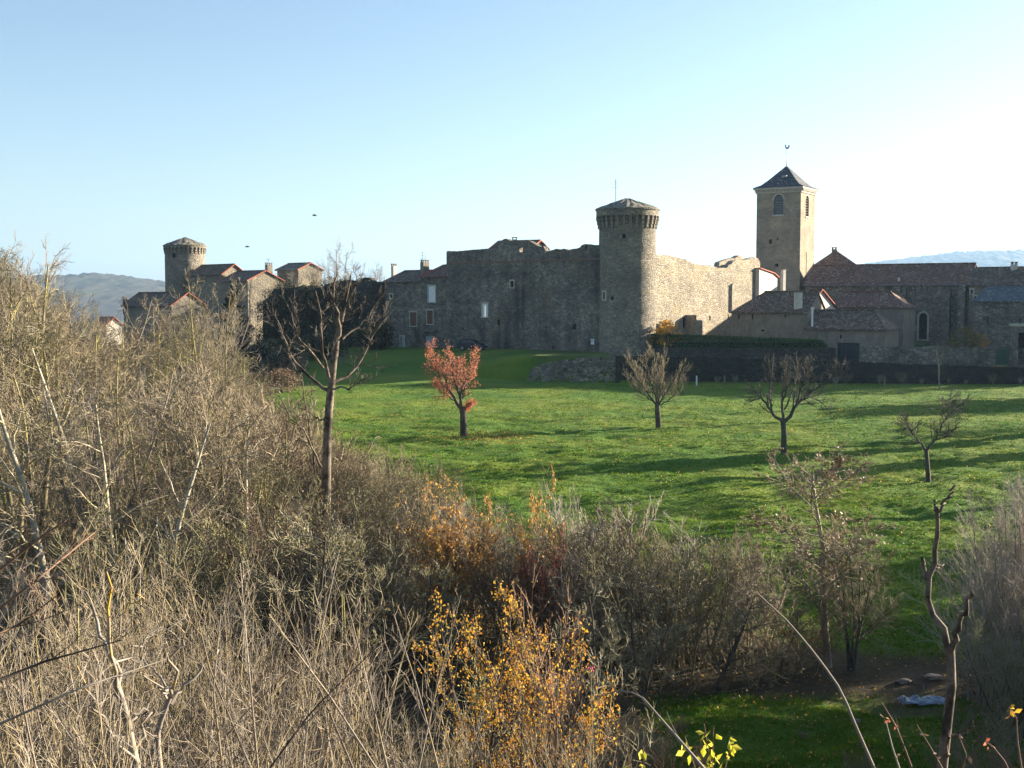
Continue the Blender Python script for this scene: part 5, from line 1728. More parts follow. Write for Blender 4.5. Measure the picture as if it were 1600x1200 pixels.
# dead tree left of the meadow
Yd = 52
hero_tree('dead_tree', 'tall dead tree with peeling pale bark at the left edge of the meadow', 508, 930, Yd, [
    ([(506, 935, 0), (510, 760, 0), (511, 700, 0), (513, 650, 0), (518, 600, 0), (522, 560, 0)], 0.26, 0.15),
    ([(522, 562, 0), (527, 530, 0.1), (534, 495, 0.2), (542, 460, 0.3), (548, 430, 0.3)], 0.15, 0.03),
    ([(530, 525, 0), (527, 490, -0.4), (520, 460, -0.8), (528, 425, -1.0)], 0.09, 0.02),
    ([(516, 612, 0), (490, 595, 0.5), (462, 570, 1.0), (445, 530, 1.2), (432, 500, 1.2), (424, 480, 1.3)], 0.085, 0.018),
    ([(518, 600, 0), (505, 560, -0.7), (502, 520, -1.1), (500, 480, -1.4), (493, 455, -1.5)], 0.075, 0.02),
    ([(505, 575, -0.3), (480, 545, -1.0), (462, 520, -1.5), (455, 490, -1.6), (445, 468, -1.7)], 0.055, 0.014),
    ([(520, 598, 0), (545, 588, 0.5), (566, 560, 0.9), (580, 530, 1.0), (596, 505, 1.1), (610, 490, 1.2)], 0.075, 0.015),
    ([(535, 530, 0.1), (560, 512, 0.6), (580, 490, 0.9), (598, 458, 1.1)], 0.05, 0.012),
    ([(520, 608, 0), (545, 605, -0.4), (565, 596, -0.8), (585, 590, -1.1)], 0.05, 0.014),
    ([(512, 655, 0), (495, 655, 0.5), (478, 640, 0.8), (466, 636, 1.0)], 0.05, 0.014),
    ([(538, 480, 0.2), (552, 455, 0.0), (556, 435, 0.0), (552, 420, 0)], 0.045, 0.01),
    ([(500, 800, 0.6), (488, 700, 0.8), (482, 660, 0.8), (474, 610, 0.9), (470, 580, 1.0)], 0.06, 0.02),
    ([(502, 730, -0.5), (478, 680, -0.9), (455, 655, -1.2), (440, 625, -1.3)], 0.055, 0.016)],
    (M['bark_dead'], M['bark_dead'], None), 91, (9, 0.3, 0.45), (5, 0.5), (3, 0.5), up=0.10, wob=0.2, rmin=0.009)

# fruit trees in the meadow
def field_tree(name, label, px, py, limbs, mats, seed, **kw):
    g = on_ground(px, py)
    return hero_tree(name, label, px, py, g[1], limbs, mats, seed, **kw)


field_tree('fruit_tree', 'small gnarled fruit tree with coral red leaves, farthest left in the meadow', 725, 683, [
    ([(725, 684, 0), (724, 650, 0), (722, 636, 0)], 0.30, 0.22),
    ([(722, 640, 0), (712, 628, 0.2), (704, 612, 0.5), (695, 590, 0.9), (683, 570, 1.2)], 0.15, 0.03),
    ([(722, 640, 0), (719, 620, -0.3), (721, 605, -0.5), (727, 596, -0.7), (724, 575, -1.0)], 0.15, 0.03),
    ([(724, 642, 0), (732, 634, -0.2), (738, 630, -0.3)], 0.10, 0.05),
    ([(720, 622, -0.2), (712, 600, -0.8), (706, 575, -1.2), (700, 556, -1.4)], 0.08, 0.02),
    ([(721, 608, -0.3), (735, 590, 0.4), (742, 572, 0.8), (743, 556, 1.0)], 0.08, 0.02),
    ([(712, 626, 0.2), (700, 618, 0.0), (688, 612, -0.5), (680, 600, -0.9)], 0.06, 0.015),
    ([(690, 600, 0.6), (684, 580, 0.9), (676, 560, 1.1), (670, 545, 1.2)], 0.05, 0.012),
    ([(718, 615, 0), (716, 590, 0.9), (714, 570, 1.4)], 0.06, 0.015)],
    (M['bark_dark'], M['bark_dark'], M['leaf_coral']), 101, b1=(11, 0.36, 0.5), b2=(6, 0.55), b3=(3, 0.6), leaf=(3, 0.13), b1t0=0.15, lspread=0.13)
field_tree('fruit_tree', 'pollarded fruit tree with dense upright bare shoots in the middle of the meadow', 1028, 668, [
    ([(1029, 669, 0), (1028, 650, 0), (1027, 633, 0)], 0.24, 0.20),
    ([(1027, 636, 0), (1018, 622, 0.3), (1006, 605, 0.6), (992, 588, 1.0), (985, 565, 1.2)], 0.10, 0.02),
    ([(1027, 636, 0), (1024, 615, -0.4), (1016, 590, -0.9), (1010, 562, -1.1)], 0.10, 0.02),
    ([(1028, 636, 0), (1031, 612, 0.4), (1034, 590, 0.8), (1036, 560, 1.0)], 0.10, 0.02),
    ([(1028, 636, 0), (1038, 618, -0.2), (1050, 600, -0.6), (1062, 575, -0.9)], 0.09, 0.02),
    ([(1030, 634, 0), (1045, 625, 0.2), (1058, 612, 0.3), (1070, 596, 0.4)], 0.06, 0.015),
    ([(1022, 628, 0), (1008, 618, -0.4), (994, 610, -0.8), (984, 595, -1.0)], 0.06, 0.015),
    ([(1028, 632, 0), (1027, 605, 0.1), (1026, 575, 0.1), (1024, 553, 0)], 0.09, 0.015)],
    (M['bark_dark'], M['twig_tan'], None), 102, b1=(16, 0.4, 0.45), b2=(6, 0.5), b3=(3, 0.6), up=0.22, b1t0=0.12)
field_tree('fruit_tree', 'broad dark spreading fruit tree, second from the right in the meadow', 1224, 708, [
    ([(1224, 709, 0), (1225, 680, 0), (1223, 655, 0)], 0.22, 0.17),
    ([(1223, 660, 0), (1212, 650, 0.2), (1200, 635, 0.5), (1186, 617, 0.9), (1172, 608, 1.1)], 0.13, 0.03),
    ([(1223, 658, 0), (1222, 630, -0.5), (1224, 600, -0.9), (1226, 572, -1.1)], 0.11, 0.02),
    ([(1224, 660, 0), (1235, 648, 0.1), (1245, 632, 0.4), (1258, 620, 0.7), (1275, 608, 1.0)], 0.15, 0.04),
    ([(1244, 634, 0.3), (1252, 610, -0.2), (1258, 590, -0.6), (1262, 568, -0.8)], 0.08, 0.02),
    ([(1205, 640, 0.4), (1202, 615, 1.0), (1204, 590, 1.3), (1208, 568, 1.4)], 0.07, 0.018),
    ([(1256, 622, 0.7), (1272, 622, 1.2), (1288, 632, 1.5), (1300, 640, 1.7)], 0.05, 0.012),
    ([(1225, 640, -0.2), (1238, 615, 0.9), (1244, 590, 1.4), (1246, 566, 1.6)], 0.07, 0.018),
    ([(1262, 616, 0.8), (1285, 600, 0.4), (1302, 588, 0.2), (1312, 572, 0)], 0.06, 0.015),
    ([(1190, 622, 0.8), (1178, 625, 0.4), (1168, 632, 0.2)], 0.05, 0.012)],
    (M['bark_dark'], M['bark_dark'], None), 103, b1=(12, 0.42, 0.5), b2=(6, 0.5), b3=(4, 0.6), up=0.12)
field_tree('fruit_tree', 'small Y-shaped bare fruit tree, farthest right in the meadow', 1450, 755, [
    ([(1451, 756, 0), (1449, 725, 0), (1447, 701, 0)], 0.15, 0.12),
    ([(1447, 704, 0), (1438, 692, 0.2), (1428, 680, 0.5), (1418, 668, 0.8)], 0.075, 0.02),
    ([(1447, 704, 0), (1456, 692, -0.1), (1466, 680, -0.3), (1474, 660, -0.6)], 0.09, 0.035),
    ([(1472, 664, -0.5), (1482, 650, 0.1), (1490, 640, 0.4), (1500, 632, 0.6)], 0.035, 0.01),
    ([(1472, 666, -0.5), (1474, 645, -1.0), (1478, 628, -1.2), (1484, 620, -1.3)], 0.035, 0.01),
    ([(1466, 680, -0.3), (1480, 676, -0.8), (1494, 668, -1.1)], 0.035, 0.01),
    ([(1430, 684, 0.4), (1420, 664, 0.1), (1414, 652, 0)], 0.03, 0.01)],
    (M['bark_dark'], M['bark_dark'], None), 104, b1=(14, 0.6, 0.5), b2=(6, 0.55), b3=(3, 0.6), up=0.08)
# twin-stemmed cut tree standing pale before the dark wall
g = (at(1468, 600, 130))
hero_tree('pollard_tree', 'small pollarded tree with pale sunlit shoots before the dark retaining wall', 1468, 606, 129, [
    ([(1468, 606, 0), (1467, 590, 0), (1467, 575, 0)], 0.10, 0.08),
    ([(1467, 576, 0), (1464, 560, 0.2), (1463, 545, 0.3), (1464, 536, 0.3)], 0.05, 0.02),
    ([(1467, 576, 0), (1472, 560, -0.3), (1474, 548, -0.4), (1472, 538, -0.4)], 0.05, 0.02)],
    (M['bark_grey'], M['twig_pale'], None), 105, b1=(8, 0.35, 0.5), b2=(3, 0.5), b3=(0, 0), up=0.3)
hero_tree('bare_bush', 'low bare bush beside the dark wall, right of the broad fruit tree', 1305, 606, 128, [
    ([(1306, 610, 0), (1306, 600, 0), (1306, 595, 0)], 0.08, 0.06),
    ([(1306, 600, 0), (1296, 585, 0.4), (1290, 572, 0.6)], 0.04, 0.015), ([(1306, 600, 0), (1306, 580, -0.4), (1308, 566, -0.6)], 0.04, 0.015),
    ([(1306, 600, 0), (1316, 585, 0.4), (1324, 572, 0.6)], 0.04, 0.015)],
    (M['bark_grey'], M['twig_red'], None), 106, b1=(9, 0.5, 0.5), b2=(5, 0.5), b3=(3, 0.5), up=0.15, cat='shrub')
# forked snag, near right
hero_tree('dead_snag', 'bare forked snag with cut branch ends in the right foreground', 1478, 1210, 25, [
    ([(1462, 1330, 0), (1472, 1200, 0), (1480, 1130, 0), (1487, 1070, 0.1), (1485, 1015, 0.1)], 0.125, 0.09),
    ([(1484, 1025, 0.1), (1468, 980, 0.2), (1452, 940, 0.3), (1448, 905, 0.4), (1458, 880, 0.3), (1462, 850, 0.2), (1464, 795, 0.1)], 0.075, 0.042),
    ([(1484, 1020, 0.1), (1492, 990, -0.2), (1505, 960, -0.4), (1519, 930, -0.6)], 0.07, 0.05),
    ([(1465, 800, 0.1), (1475, 785, 0), (1485, 772, -0.1), (1492, 758, -0.2)], 0.035, 0.022),
    ([(1465, 800, 0.1), (1462, 790, 0.1), (1460, 783, 0.1)], 0.04, 0.03),
    ([(1448, 905, 0.4), (1445, 890, 0.5), (1441, 872, 0.5)], 0.05, 0.035),
    ([(1458, 886, 0.3), (1470, 884, 0.5), (1487, 881, 0.7)], 0.025, 0.012),
    ([(1482, 1150, 0), (1500, 1148, -0.2), (1515, 1138, -0.3), (1524, 1122, -0.4)], 0.025, 0.012),
    ([(1474, 1190, 0), (1478, 1170, -0.2), (1482, 1140, -0.4)], 0.045, 0.02)],
    (M['bark_dead'], M['bark_dead'], None), 107, b1=(2, 0.05, 0.4), b2=(0, 0), b3=(0, 0), up=0.05)


# tall thin double poles rising from the left thicket, and a few tall crowns
for px, pt, Yt, sd, lb in [(306, 430, 78, 111, 'tall thin bare tree rising to the castle roofs, left of the dark evergreen'), (347, 440, 80, 112, 'tall forked bare tree in front of the dark evergreen'), (12, 375, 62, 113, 'tallest pale bare tree at the left edge against the sky'), (305, 600, 50, 114, 'stout pale-trunked bare tree in the middle of the left thicket')]:
    single('bare_tree', lb, 'tree', thicket_tree(sd, 10, 1 if px > 100 else 3, ('bark_olive', 'twig_tan', None), spread=0.08, dens=0.75, ang=(0.25, 0.6)), px, pt, Yt, 0.75)
ST = Proto('bare_tree', 'tree', thicket_tree(150, 9, 1, ('bark_pale', 'twig_tan', None), spread=0.12, dens=1.0, ang=(0.5, 1.2), r=0.02, up=0.03), 9)
for px, pt, Yt, rt_, lb in [(72, 560, 47, 0.3, 'stout dark-footed bare tree standing forward at the far left of the thicket'), (182, 600, 48, 2.0, 'pale-trunked bare tree between the far-left one and the stout middle one'), (238, 640, 46, 3.9, 'shorter pale-trunked bare tree just left of the stout middle one'),
                            (372, 640, 49, 5.2, 'leaning pale-trunked bare tree between the stout middle one and the dead tree'), (130, 520, 58, 1.2, 'olive-lichened bare tree rising behind the far-left pair')]:
    x, h = hgt(px, pt, Yt); ST.put(x, Yt, h, lb, None, rt_, 1.05)
# bare trees above the ivy wall
single('bare_tree', 'rounded bare treetop showing over the ivy-covered wall', 'tree', thicket_tree(121, 12, 3, ('bark_grey', 'twig_grey', None), spread=0.3, dens=1.0), 541, 381, 200, 0.9)
single('bare_tree', 'smaller bare treetop over the ivy wall, left of the rounded one', 'tree', thicket_tree(122, 12, 2, ('bark_grey', 'twig_grey', None), spread=0.3, dens=0.8), 505, 404, 203, 0.7)

for px, pt, Yt, sd in [(436, 430, 196, 0), (470, 425, 197, 3), (495, 420, 195, 5), (572, 412, 190, 3), (590, 420, 188, 0)]:
    x, h = hgt(px, pt, Yt); TT[sd].put(x, Yt, h, 'thin bare treetop rising over the ivy-covered wall', 'small bare treetops over the ivy wall', px * 0.1, 0.6)

for px, pt, Yt, k, hw in [(418, 545, 138, 0, 1.3), (440, 560, 132, 3, 1.3), (470, 550, 142, 4, 1.2), (455, 575, 126, 1, 1.3), (530, 545, 150, 0, 1.3), (560, 548, 152, 4, 1.2)]:
    x, h = hgt(px, pt, Yt); SH[k].put(x, Yt, h, 'leafless shrub growing below the ivy-covered wall', 'shrubs below the ivy wall', px * 0.1, hw)

# ---- evergreens, ivy, hedge: leaf clumps with uneven outlines
def leafy(name, label, cat, C, size, mat, loc, trunk=None, group=None, kind=None, seed=0):
    rng = np.random.default_rng(seed)
    V_, Q_ = leaf_cloud(rng, C - np.array(loc), size, 0.3, 0.8)
    root = empty(name, loc, label, cat, group)
    link_mesh('foliage', mesh_np('foliage', V_, Q_, mat=mat), root)
    if trunk is not None:
        a = Acc(); a.tubes(trunk[0] - np.array(loc), trunk[1], 7); link_mesh('trunk' if cat == 'tree' else 'stems', a.mesh('trunk', M['bark_dark']), root)
    return root


def blob_points(rng, n, clumps):
    """points on and inside uneven clumps [(x, y, z, rx, ry, rz)]"""
    w = np.array([c[3] * c[5] for c in clumps]); w = w / w.sum()
    k = rng.choice(len(clumps), n, p=w)
    c = np.array(clumps)[k]
    d = nrm(rng.normal(0, 1, (n, 3)))
    r = rng.uniform(0.35, 1.0, (n, 1)) ** 0.45
    return c[:, :3] + d * r * c[:, 3:]


def line_trunk(base, top, r0, r1, K=8):
    P = np.linspace(np.array(base), np.array(top), K)[None]
    return P, np.linspace(r0, r1, K)[None]


rngc = np.random.default_rng(55)
# ivy over the ruined wall
cl = []
for k in range(135):
    u = pI.w * rngc.choice([0.08, 0.22, 0.3, 0.45, 0.62, 0.75, 0.9]) + rngc.normal(0, 1.6)
    u = min(max(u, 0.3), pI.w - 0.3); zt_ = np.interp(u, [t[0] for t in [pI.hit(a, b_) for a, b_ in iprof]], [t[1] for t in [pI.hit(a, b_) for a, b_ in iprof]])
    s = rngc.uniform(0.5, 1.9)
    z = rngc.uniform(-8.5, zt_ - s * rngc.uniform(0.2, 0.9))
    p = pI.pt(u, z, 0.1 + 1.6 * rngc.uniform() ** 2)
    cl.append((*p, s, s * 0.7, s))
leafy('ivy', 'dark ivy smothering the ruined wall left of the village houses', 'ivy', blob_points(rngc, 30000, cl), 0.24, M['leaf_ivy'], tuple(pI.pt(pI.w / 2, -9, 1)), seed=3)


def evergreen(name, label, px, pt, Y_, w, seed, conic=True, mat='leaf_dark', n=9000, size=0.3, cat='tree', group=None):
    rg_ = np.random.default_rng(seed)
    x, h = hgt(px, pt, Y_)
    z0 = zg(x, Y_)
    cl = []
    for k in range(95):
        t = rg_.uniform(0.08, 1)
        rr = w * ((1 - t) ** 0.8 * 0.95 + 0.08 if conic else math.sqrt(max(0.02, 1 - (2 * t - 0.95) ** 2)))
        a = rg_.uniform(0, 6.28); q = rr * rg_.uniform(0.3, 1.05)
        s = rr * rg_.uniform(0.14, 0.36) + 0.12
        cl.append((x + q * math.cos(a), Y_ + q * math.sin(a), z0 + h * t * 0.97, s, s, s * 0.8))
    return leafy(name, label, cat, blob_points(rg_, n, cl), size, M[mat], (x, Y_, z0), line_trunk((x, Y_, z0 - 0.3), (x, Y_, z0 + h * 0.9), 0.2, 0.03), group=group, seed=seed)


evergreen('evergreen_tree', 'dark evergreen between the sunlit gables and the thicket', 364, 438, 150, 2.6, 61)
evergreen('evergreen_tree', 'dark broad evergreen below the ivy wall, left of the dead tree', 432, 530, 150, 3.4, 62, False, 'leaf_ivy', n=9000)
evergreen('evergreen_tree', 'dark evergreen under the ruined wall behind the dead tree', 497, 520, 160, 3.2, 63, False, 'leaf_ivy', n=9000)
evergreen('evergreen_tree', 'dark bushy evergreen next to the village houses', 585, 500, 168, 2.4, 64, False, 'leaf_ivy', n=7000)
evergreen('evergreen_tree', 'dark bushy evergreen deep in the left thicket', 165, 575, 128, 2.6, 65, False)
evergreen('evergreen_tree', 'dark low evergreen behind the brownish trees left of the dead tree', 392, 545, 140, 4.0, 66, False, n=12000)
evergreen('autumn_bush', 'russet bush in shadow below the ivy, left of the dead tree', 440, 575, 125, 1.8, 67, False, 'leaf_brown', 2500, 0.16, 'shrub')
evergreen('autumn_bush', 'golden leafed bush against the sunlit castle wall', 1041, 497, 147, 1.7, 68, False, 'leaf_yellow', 3800, 0.2, 'shrub')
evergreen('olive_bush', 'olive green bush under the church wall near the right edge', 1508, 508, 144.5, 1.9, 69, False, 'leaf_olive', 3500, 0.2, 'shrub')
evergreen('olive_bush', 'russet olive bush beside the green one near the right edge', 1530, 520, 144.5, 1.5, 70, False, 'leaf_orange', 1400, 0.16, 'shrub')
evergreen('small_conifer', 'small dark clipped bush below the arched church window', 1440, 530, 143.8, 1.3, 71, False, 'leaf_hedge', 3000, 0.14, 'shrub')
# clipped hedge
h0_, h1_ = at(1018, 523, 145.8), at(1293, 533, 143.6)
hp_ = Plane(h0_[:2], h1_[:2])
n = 26000
u = rngc.uniform(0, hp_.w, n); t = rngc.uniform(0, 1, n); ff = rngc.uniform(0, 1, n)
ztp = h0_[2] + (h1_[2] - h0_[2]) * u / hp_.w + 0.12 * fbm(u / 1.5, u * 0, 4, 3)
face = rngc.integers(0, 3, n)
off = np.where(face == 0, rngc.uniform(-0.15, 0.05, n), -1.5 * ff)
zz = np.where(face == 0, -6.9 + (ztp + 6.9) * t, np.where(face == 1, ztp + rngc.normal(0, 0.05, n), -6.9 + (ztp + 6.9) * t))
end = sstep((hp_.w - u) / 0.7)
zz = -6.9 + (zz + 6.9) * (0.75 + 0.25 * end)
off = off + 0.12 * fbm(u / 0.9, zz / 0.7, 8, 3)
C = np.array([hp_.A.x, hp_.A.y, 0]) + u[:, None] * np.array([hp_.d.x, hp_.d.y, 0]) + off[:, None] * np.array([hp_.n.x, hp_.n.y, 0]) + zz[:, None] * np.array([0, 0, 1.0])
leafy('hedge', 'long dark green clipped hedge above the garden wall', 'hedge', C, 0.17, M['leaf_hedge'], tuple(hp_.pt(hp_.w / 2, -6.9, 0)), seed=9)
mb = MB(); pbox(mb, hp_, 0.2, hp_.w - 0.3, -7.2, min(h0_[2], h1_[2]) - 0.25, -1.3, -0.2); mb.build('stems', M['void'], bpy.data.objects['hedge'])  # solid core, the hedge's inner shade is put into its near-black colour

# short fence posts at the foot of the retaining wall
g_p = 'fence posts at the foot of the retaining wall'
po = None
for px, py0, py1, ln in [(1088.5, 581, 596, 'pale short post at the foot of the dark wall behind the pollarded tree'), (1132, 580, 592, 'greyish short post at the foot of the dark wall, right of the pale post'), (1382, 590, 603, 'short grey post below the dark wall between the two right-hand trees')]:
    p = at(px, py1, 131.5)
    zgz = zg(p[0], p[1])
    mb = MB(); mb.box((p[0], p[1], zgz + 0.45), (0.15, 0.15, 1.1)); mb.box((p[0], p[1], zgz + 1.03), (0.11, 0.11, 0.05))
    tag(mb.build('fence_post', M['paint_white'] if px < 1100 else M['plaster'], None, merge=False), ln, 'post', g_p)

# ---- trees out of frame on the right, whose shadows cross the meadow
G6 = 'trees outside the frame on the right'
for x, y, h, k, wd in [(62, 104, 12, 1, 1.0), (46, 68, 9, 0, 1.0), (50, 57, 11, 2, 1.3), (62, 62, 13, 4, 1.2), (38, 47, 10, 1, 1.2), (46, 46, 12, 4, 1.3), (32, 38, 9, 4, 1.3), (40, 36, 11, 1, 1.4), (27, 33, 7, 4, 1.3), (24, 41, 8, 1, 1.1)]:
    TT[k].put(x, y, h, 'bare tree beyond the right edge of the meadow', G6, x * 1.7, wd)

for x, y, h, w_ in [(22, 38.5, 6.5, 3.2), (47, 93, 13, 1.3), (50, 88, 11, 1.1), (53, 68, 11, 3.0), (41, 57, 8, 3.2), (66, 140, 12, 4.5), (64, 119, 10, 4.5), (74, 125, 13, 5.0), (36, 48, 8, 2.6)]:
    zt_ = zg(x, y) + h
    evergreen('evergreen_tree', 'dense evergreen tree beyond the right edge of the meadow', 800 + x / y * F, 470 - zt_ / y * F, y, w_, int(x * 7), False, n=6000, size=0.4, group='evergreens outside the frame on the right')

PP = Proto('bare_tree', 'tree', thicket_tree(140, 12, 1, ('bark_grey', 'twig_grey', None), spread=0.03, dens=0.2, r=0.03), 12)
for x, y, h in [(41, 72, 12), (50, 97, 15), (43, 84, 13), (52, 112, 14), (60, 122, 15), (38, 62, 10)]:
    PP.put(x, y, h * 1.1, 'tall slim bare tree beyond the right edge of the meadow', 'slim trees outside the frame on the right', x * 1.3, 0.7)

# ---- undergrowth: tangled stems and leaves over the thicket floor
rngu = np.random.default_rng(200)
n = 15000
Yu = rngu.uniform(26, 100, n)
pxu = rngu.uniform(-60, 1280, n)
Xu = (pxu - 800) / F * Yu
ok = (Xu < field_left(Yu) + 0.3) & ~((pxu > 560) & (pxu < 720) & (Yu < 44) & (Yu > 34)) & ~((pxu > 1040) & (Yu < 42.5))
Xu, Yu = Xu[ok], Yu[ok]
B = np.stack([Xu, Yu, tz(Xu, Yu) - 0.05], 1)
D = np.stack([rngu.normal(0, 0.5, len(Xu)), rngu.normal(0, 0.5, len(Xu)), np.ones(len(Xu))], 1)
P = walk(rngu, B, D, rngu.uniform(0.8, 2.6, len(Xu)), 6, 0.25, -0.06)
R = np.full((len(Xu), 1), 0.012) * np.linspace(1, 0.4, 6)[None, :]
a = Acc(); a.tubes(P, R, 3)
g2 = grow(rngu, (P, R, np.full(len(Xu), 1.6)), 4, 0.2, 1, (0.3, 1.0), 0.45, 0.7, 3, 0.2, 0.02, rmin=0.006)
a.tubes(g2[0], g2[1], 3)
un = link_mesh('undergrowth', a.mesh('undergrowth', M['twig_tan'], False)); tag(un, 'tangle of brambles and dry stems covering the thicket floor', 'undergrowth', kind='stuff')
V_, Q_ = leaves_at(rngu, g2[0], 2, 0.11, 0.06)
tag(link_mesh('undergrowth_leaves', mesh_np('undergrowth_leaves', V_, Q_, mat=M['leaf_olive'])), 'olive and yellowing leaves of the undergrowth', 'undergrowth', kind='stuff')

# ---- grass
rngg = np.random.default_rng(300)
n = 420000
Yg_ = 1.0 / rngg.uniform(1 / 133.0, 1 / 35.0, n)
pxg = rngg.uniform(380, 1680, n)
Xg_ = (pxg - 800) / F * Yg_
gm, em = masks(Xg_, Yg_)
ok = (rngg.uniform(0, 1, n) < gm * (1 - 0.9 * em)) & (Xg_ < 60)
Xg_, Yg_ = Xg_[ok], Yg_[ok]
tus_ = tussock(Xg_, Yg_)
zb_ = tz(Xg_, Yg_) + tus_ - 0.03
k = len(Xg_)
hh = rngg.uniform(0.04, 0.11, k) * (0.7 + 1.2 * np.clip(fbm(Xg_ / 2.2, Yg_ / 1.4, 41, 3) + 0.3, 0, 1))
w = rngg.uniform(0.02, 0.05, k) * (0.6 + Yg_ / 90)
an = rngg.uniform(0, 2 * math.pi, k)
dx, dy = np.cos(an) * w, np.sin(an) * w
lx, ly = rngg.normal(0, 0.4, k) * hh, rngg.normal(0, 0.4, k) * hh
V_ = np.stack([np.stack([Xg_ - dx, Yg_ - dy, zb_], 1), np.stack([Xg_ + dx, Yg_ + dy, zb_], 1), np.stack([Xg_ + lx, Yg_ + ly, zb_ + hh], 1)], 1).reshape(-1, 3)
T_ = np.arange(k * 3).reshape(k, 3)
tag(link_mesh('grass', mesh_np('grass', V_, tris=T_, mat=M['grass'])), 'tufted green grass of the meadow', 'grass', kind='stuff')
# fallen leaves on the grass, thickest under the coral-leaved tree
ot = on_ground(735, 686)
C1 = np.stack([ot[0] + 1.2 + rngg.normal(0, 2.2, 700), ot[1] - 0.2 + rngg.normal(0, 1.8, 700)], 1)
C2 = np.stack([rngg.uniform(-20, 45, 5000), rngg.uniform(44, 110, 5000)], 1)
C3 = np.stack([rngg.uniform(4, 20, 1500), rngg.uniform(33, 45, 1500)], 1)
C = np.concatenate([C1, C2, C3]); C = C[(C[:, 0] > field_left(C[:, 1]))| (C[:, 1] < 44)]
tus_ = tussock(C[:, 0], C[:, 1])
C = np.column_stack([C, tz(C[:, 0], C[:, 1]) + tus_ + 0.07])
V_, Q_ = leaf_cloud(rngg, C, 0.11, 0.0)
tag(link_mesh('fallen_leaves', mesh_np('fallen_leaves', V_, Q_, mat=M['leaf_orange'])), 'scattered fallen leaves on the meadow grass', 'leaves', kind='stuff')

# ---- near stems and leaves at the bottom and right
def bare_stem(name, label, pts, Y_, r0, r1, mat, leaf=None, seed=0, tw=0, leafs=0.05):
    rg_ = np.random.default_rng(seed)
    P0 = at(*pts[0][:2], Y_ + pts[0][2])
    root = empty(name, P0, label, 'plant')
    ls = limbs_from_pixels([(pts, r0, r1)], Y_)
    P = ls[0][0][None] - np.array(P0)
    # carry the stem on down to the ground
    g0 = np.array([P[0, 0] + np.array([0, 0, -1.0])]); g0[0, 2] = zg(P0[0], P0[1]) - P0[2] - 0.1
    low = np.linspace(g0[0], P[0, 0], 12)[None]
    R = ls[0][1][None]
    a = Acc(); a.tubes(P, R, 7); a.tubes(low, np.full((1, 12), r0), 7)
    g_ = None
    if tw:
        g_ = grow(rg_, (P, R, np.array([ls[0][2]])), tw, 0.2, 0.98, (0.3, 0.8), 0.3 if tw > 5 else 0.22, 0.5, 4, 0.1, 0.1, rmin=0.003)
        a.tubes(g_[0], g_[1], 4)
        if tw > 5:
            g3 = grow(rg_, g_, 3, 0.2, 0.95, (0.3, 0.8), 0.4, 0.7, 3, 0.1, 0.05, rmin=0.0025); a.tubes(g3[0], g3[1], 3)
    link_mesh('stem', a.mesh('stem', mat), root)
    if leaf:
        src = P if g_ is None else g_[0]
        V_, Q_ = leaves_at(rg_, src[:, -6:] if g_ is None else src, leaf[1], leafs, 0.015, 0.5, 0.5 if g_ is None else 0.4)
        link_mesh('leaves', mesh_np('leaves', V_, Q_, mat=leaf[0]), root)
    return root


bare_stem('bramble_stem', 'long pale leafless stem slanting down across the right foreground', [(1372, 1215, 0), (1335, 1130, 0), (1315, 1080, 0.05), (1280, 1030, 0.1), (1235, 975, 0.15), (1182, 926, 0.2)], 8.0, 0.012, 0.005, M['twig_grey'], None, 1, 0)
bare_stem('bramble_stem', 'shorter thick bare stem slanting down at the lower middle', [(1112, 1215, 0), (1065, 1160, 0), (1030, 1120, 0.1), (1000, 1085, 0.2), (970, 1078, 0.3), (930, 1090, 0.4)], 9.0, 0.014, 0.004, M['twig_grey'], None, 2, 3)
for k, (pts, lm, nl, lbl) in enumerate([
    ([(1430, 1215, 0), (1412, 1165, 0), (1400, 1135, 0), (1378, 1098, 0)], 'leaf_coral', 3, 'thin stem with orange leaf tip, leftmost of the low right stems'),
    ([(1480, 1215, 0), (1455, 1170, 0.1), (1432, 1132, 0.1)], 'leaf_brown', 2, 'thin reddish stem between the leaf-tipped one and the snag foot'),
    ([(1410, 1215, 0.1), (1395, 1170, 0.1), (1385, 1130, 0.2)], 'leaf_brown', 1, 'faint grey stem behind the orange-tipped stem'),
    ([(1580, 1215, 0), (1570, 1190, 0), (1550, 1165, 0), (1540, 1160, 0)], 'leaf_coral', 5, 'curved low stem with orange leaves near the right corner'),
    ([(1598, 1215, 0), (1590, 1160, 0), (1588, 1120, 0), (1576, 1105, 0)], 'leaf_yellow', 6, 'upright reddish stem with golden leaves at the right corner'),
    ([(1500, 1215, 0), (1510, 1180, -0.1), (1498, 1150, -0.1)], 'leaf_brown', 1, 'short bare stem at the foot of the forked snag')]):
    bare_stem('leafy_stem', lbl, pts, 8.0, 0.008, 0.003, M['twig_red'] if k != 2 else M['twig_grey'], (M[lm], nl), 10 + k, 2 if k in (0, 1, 2, 5) else 0, 0.05)
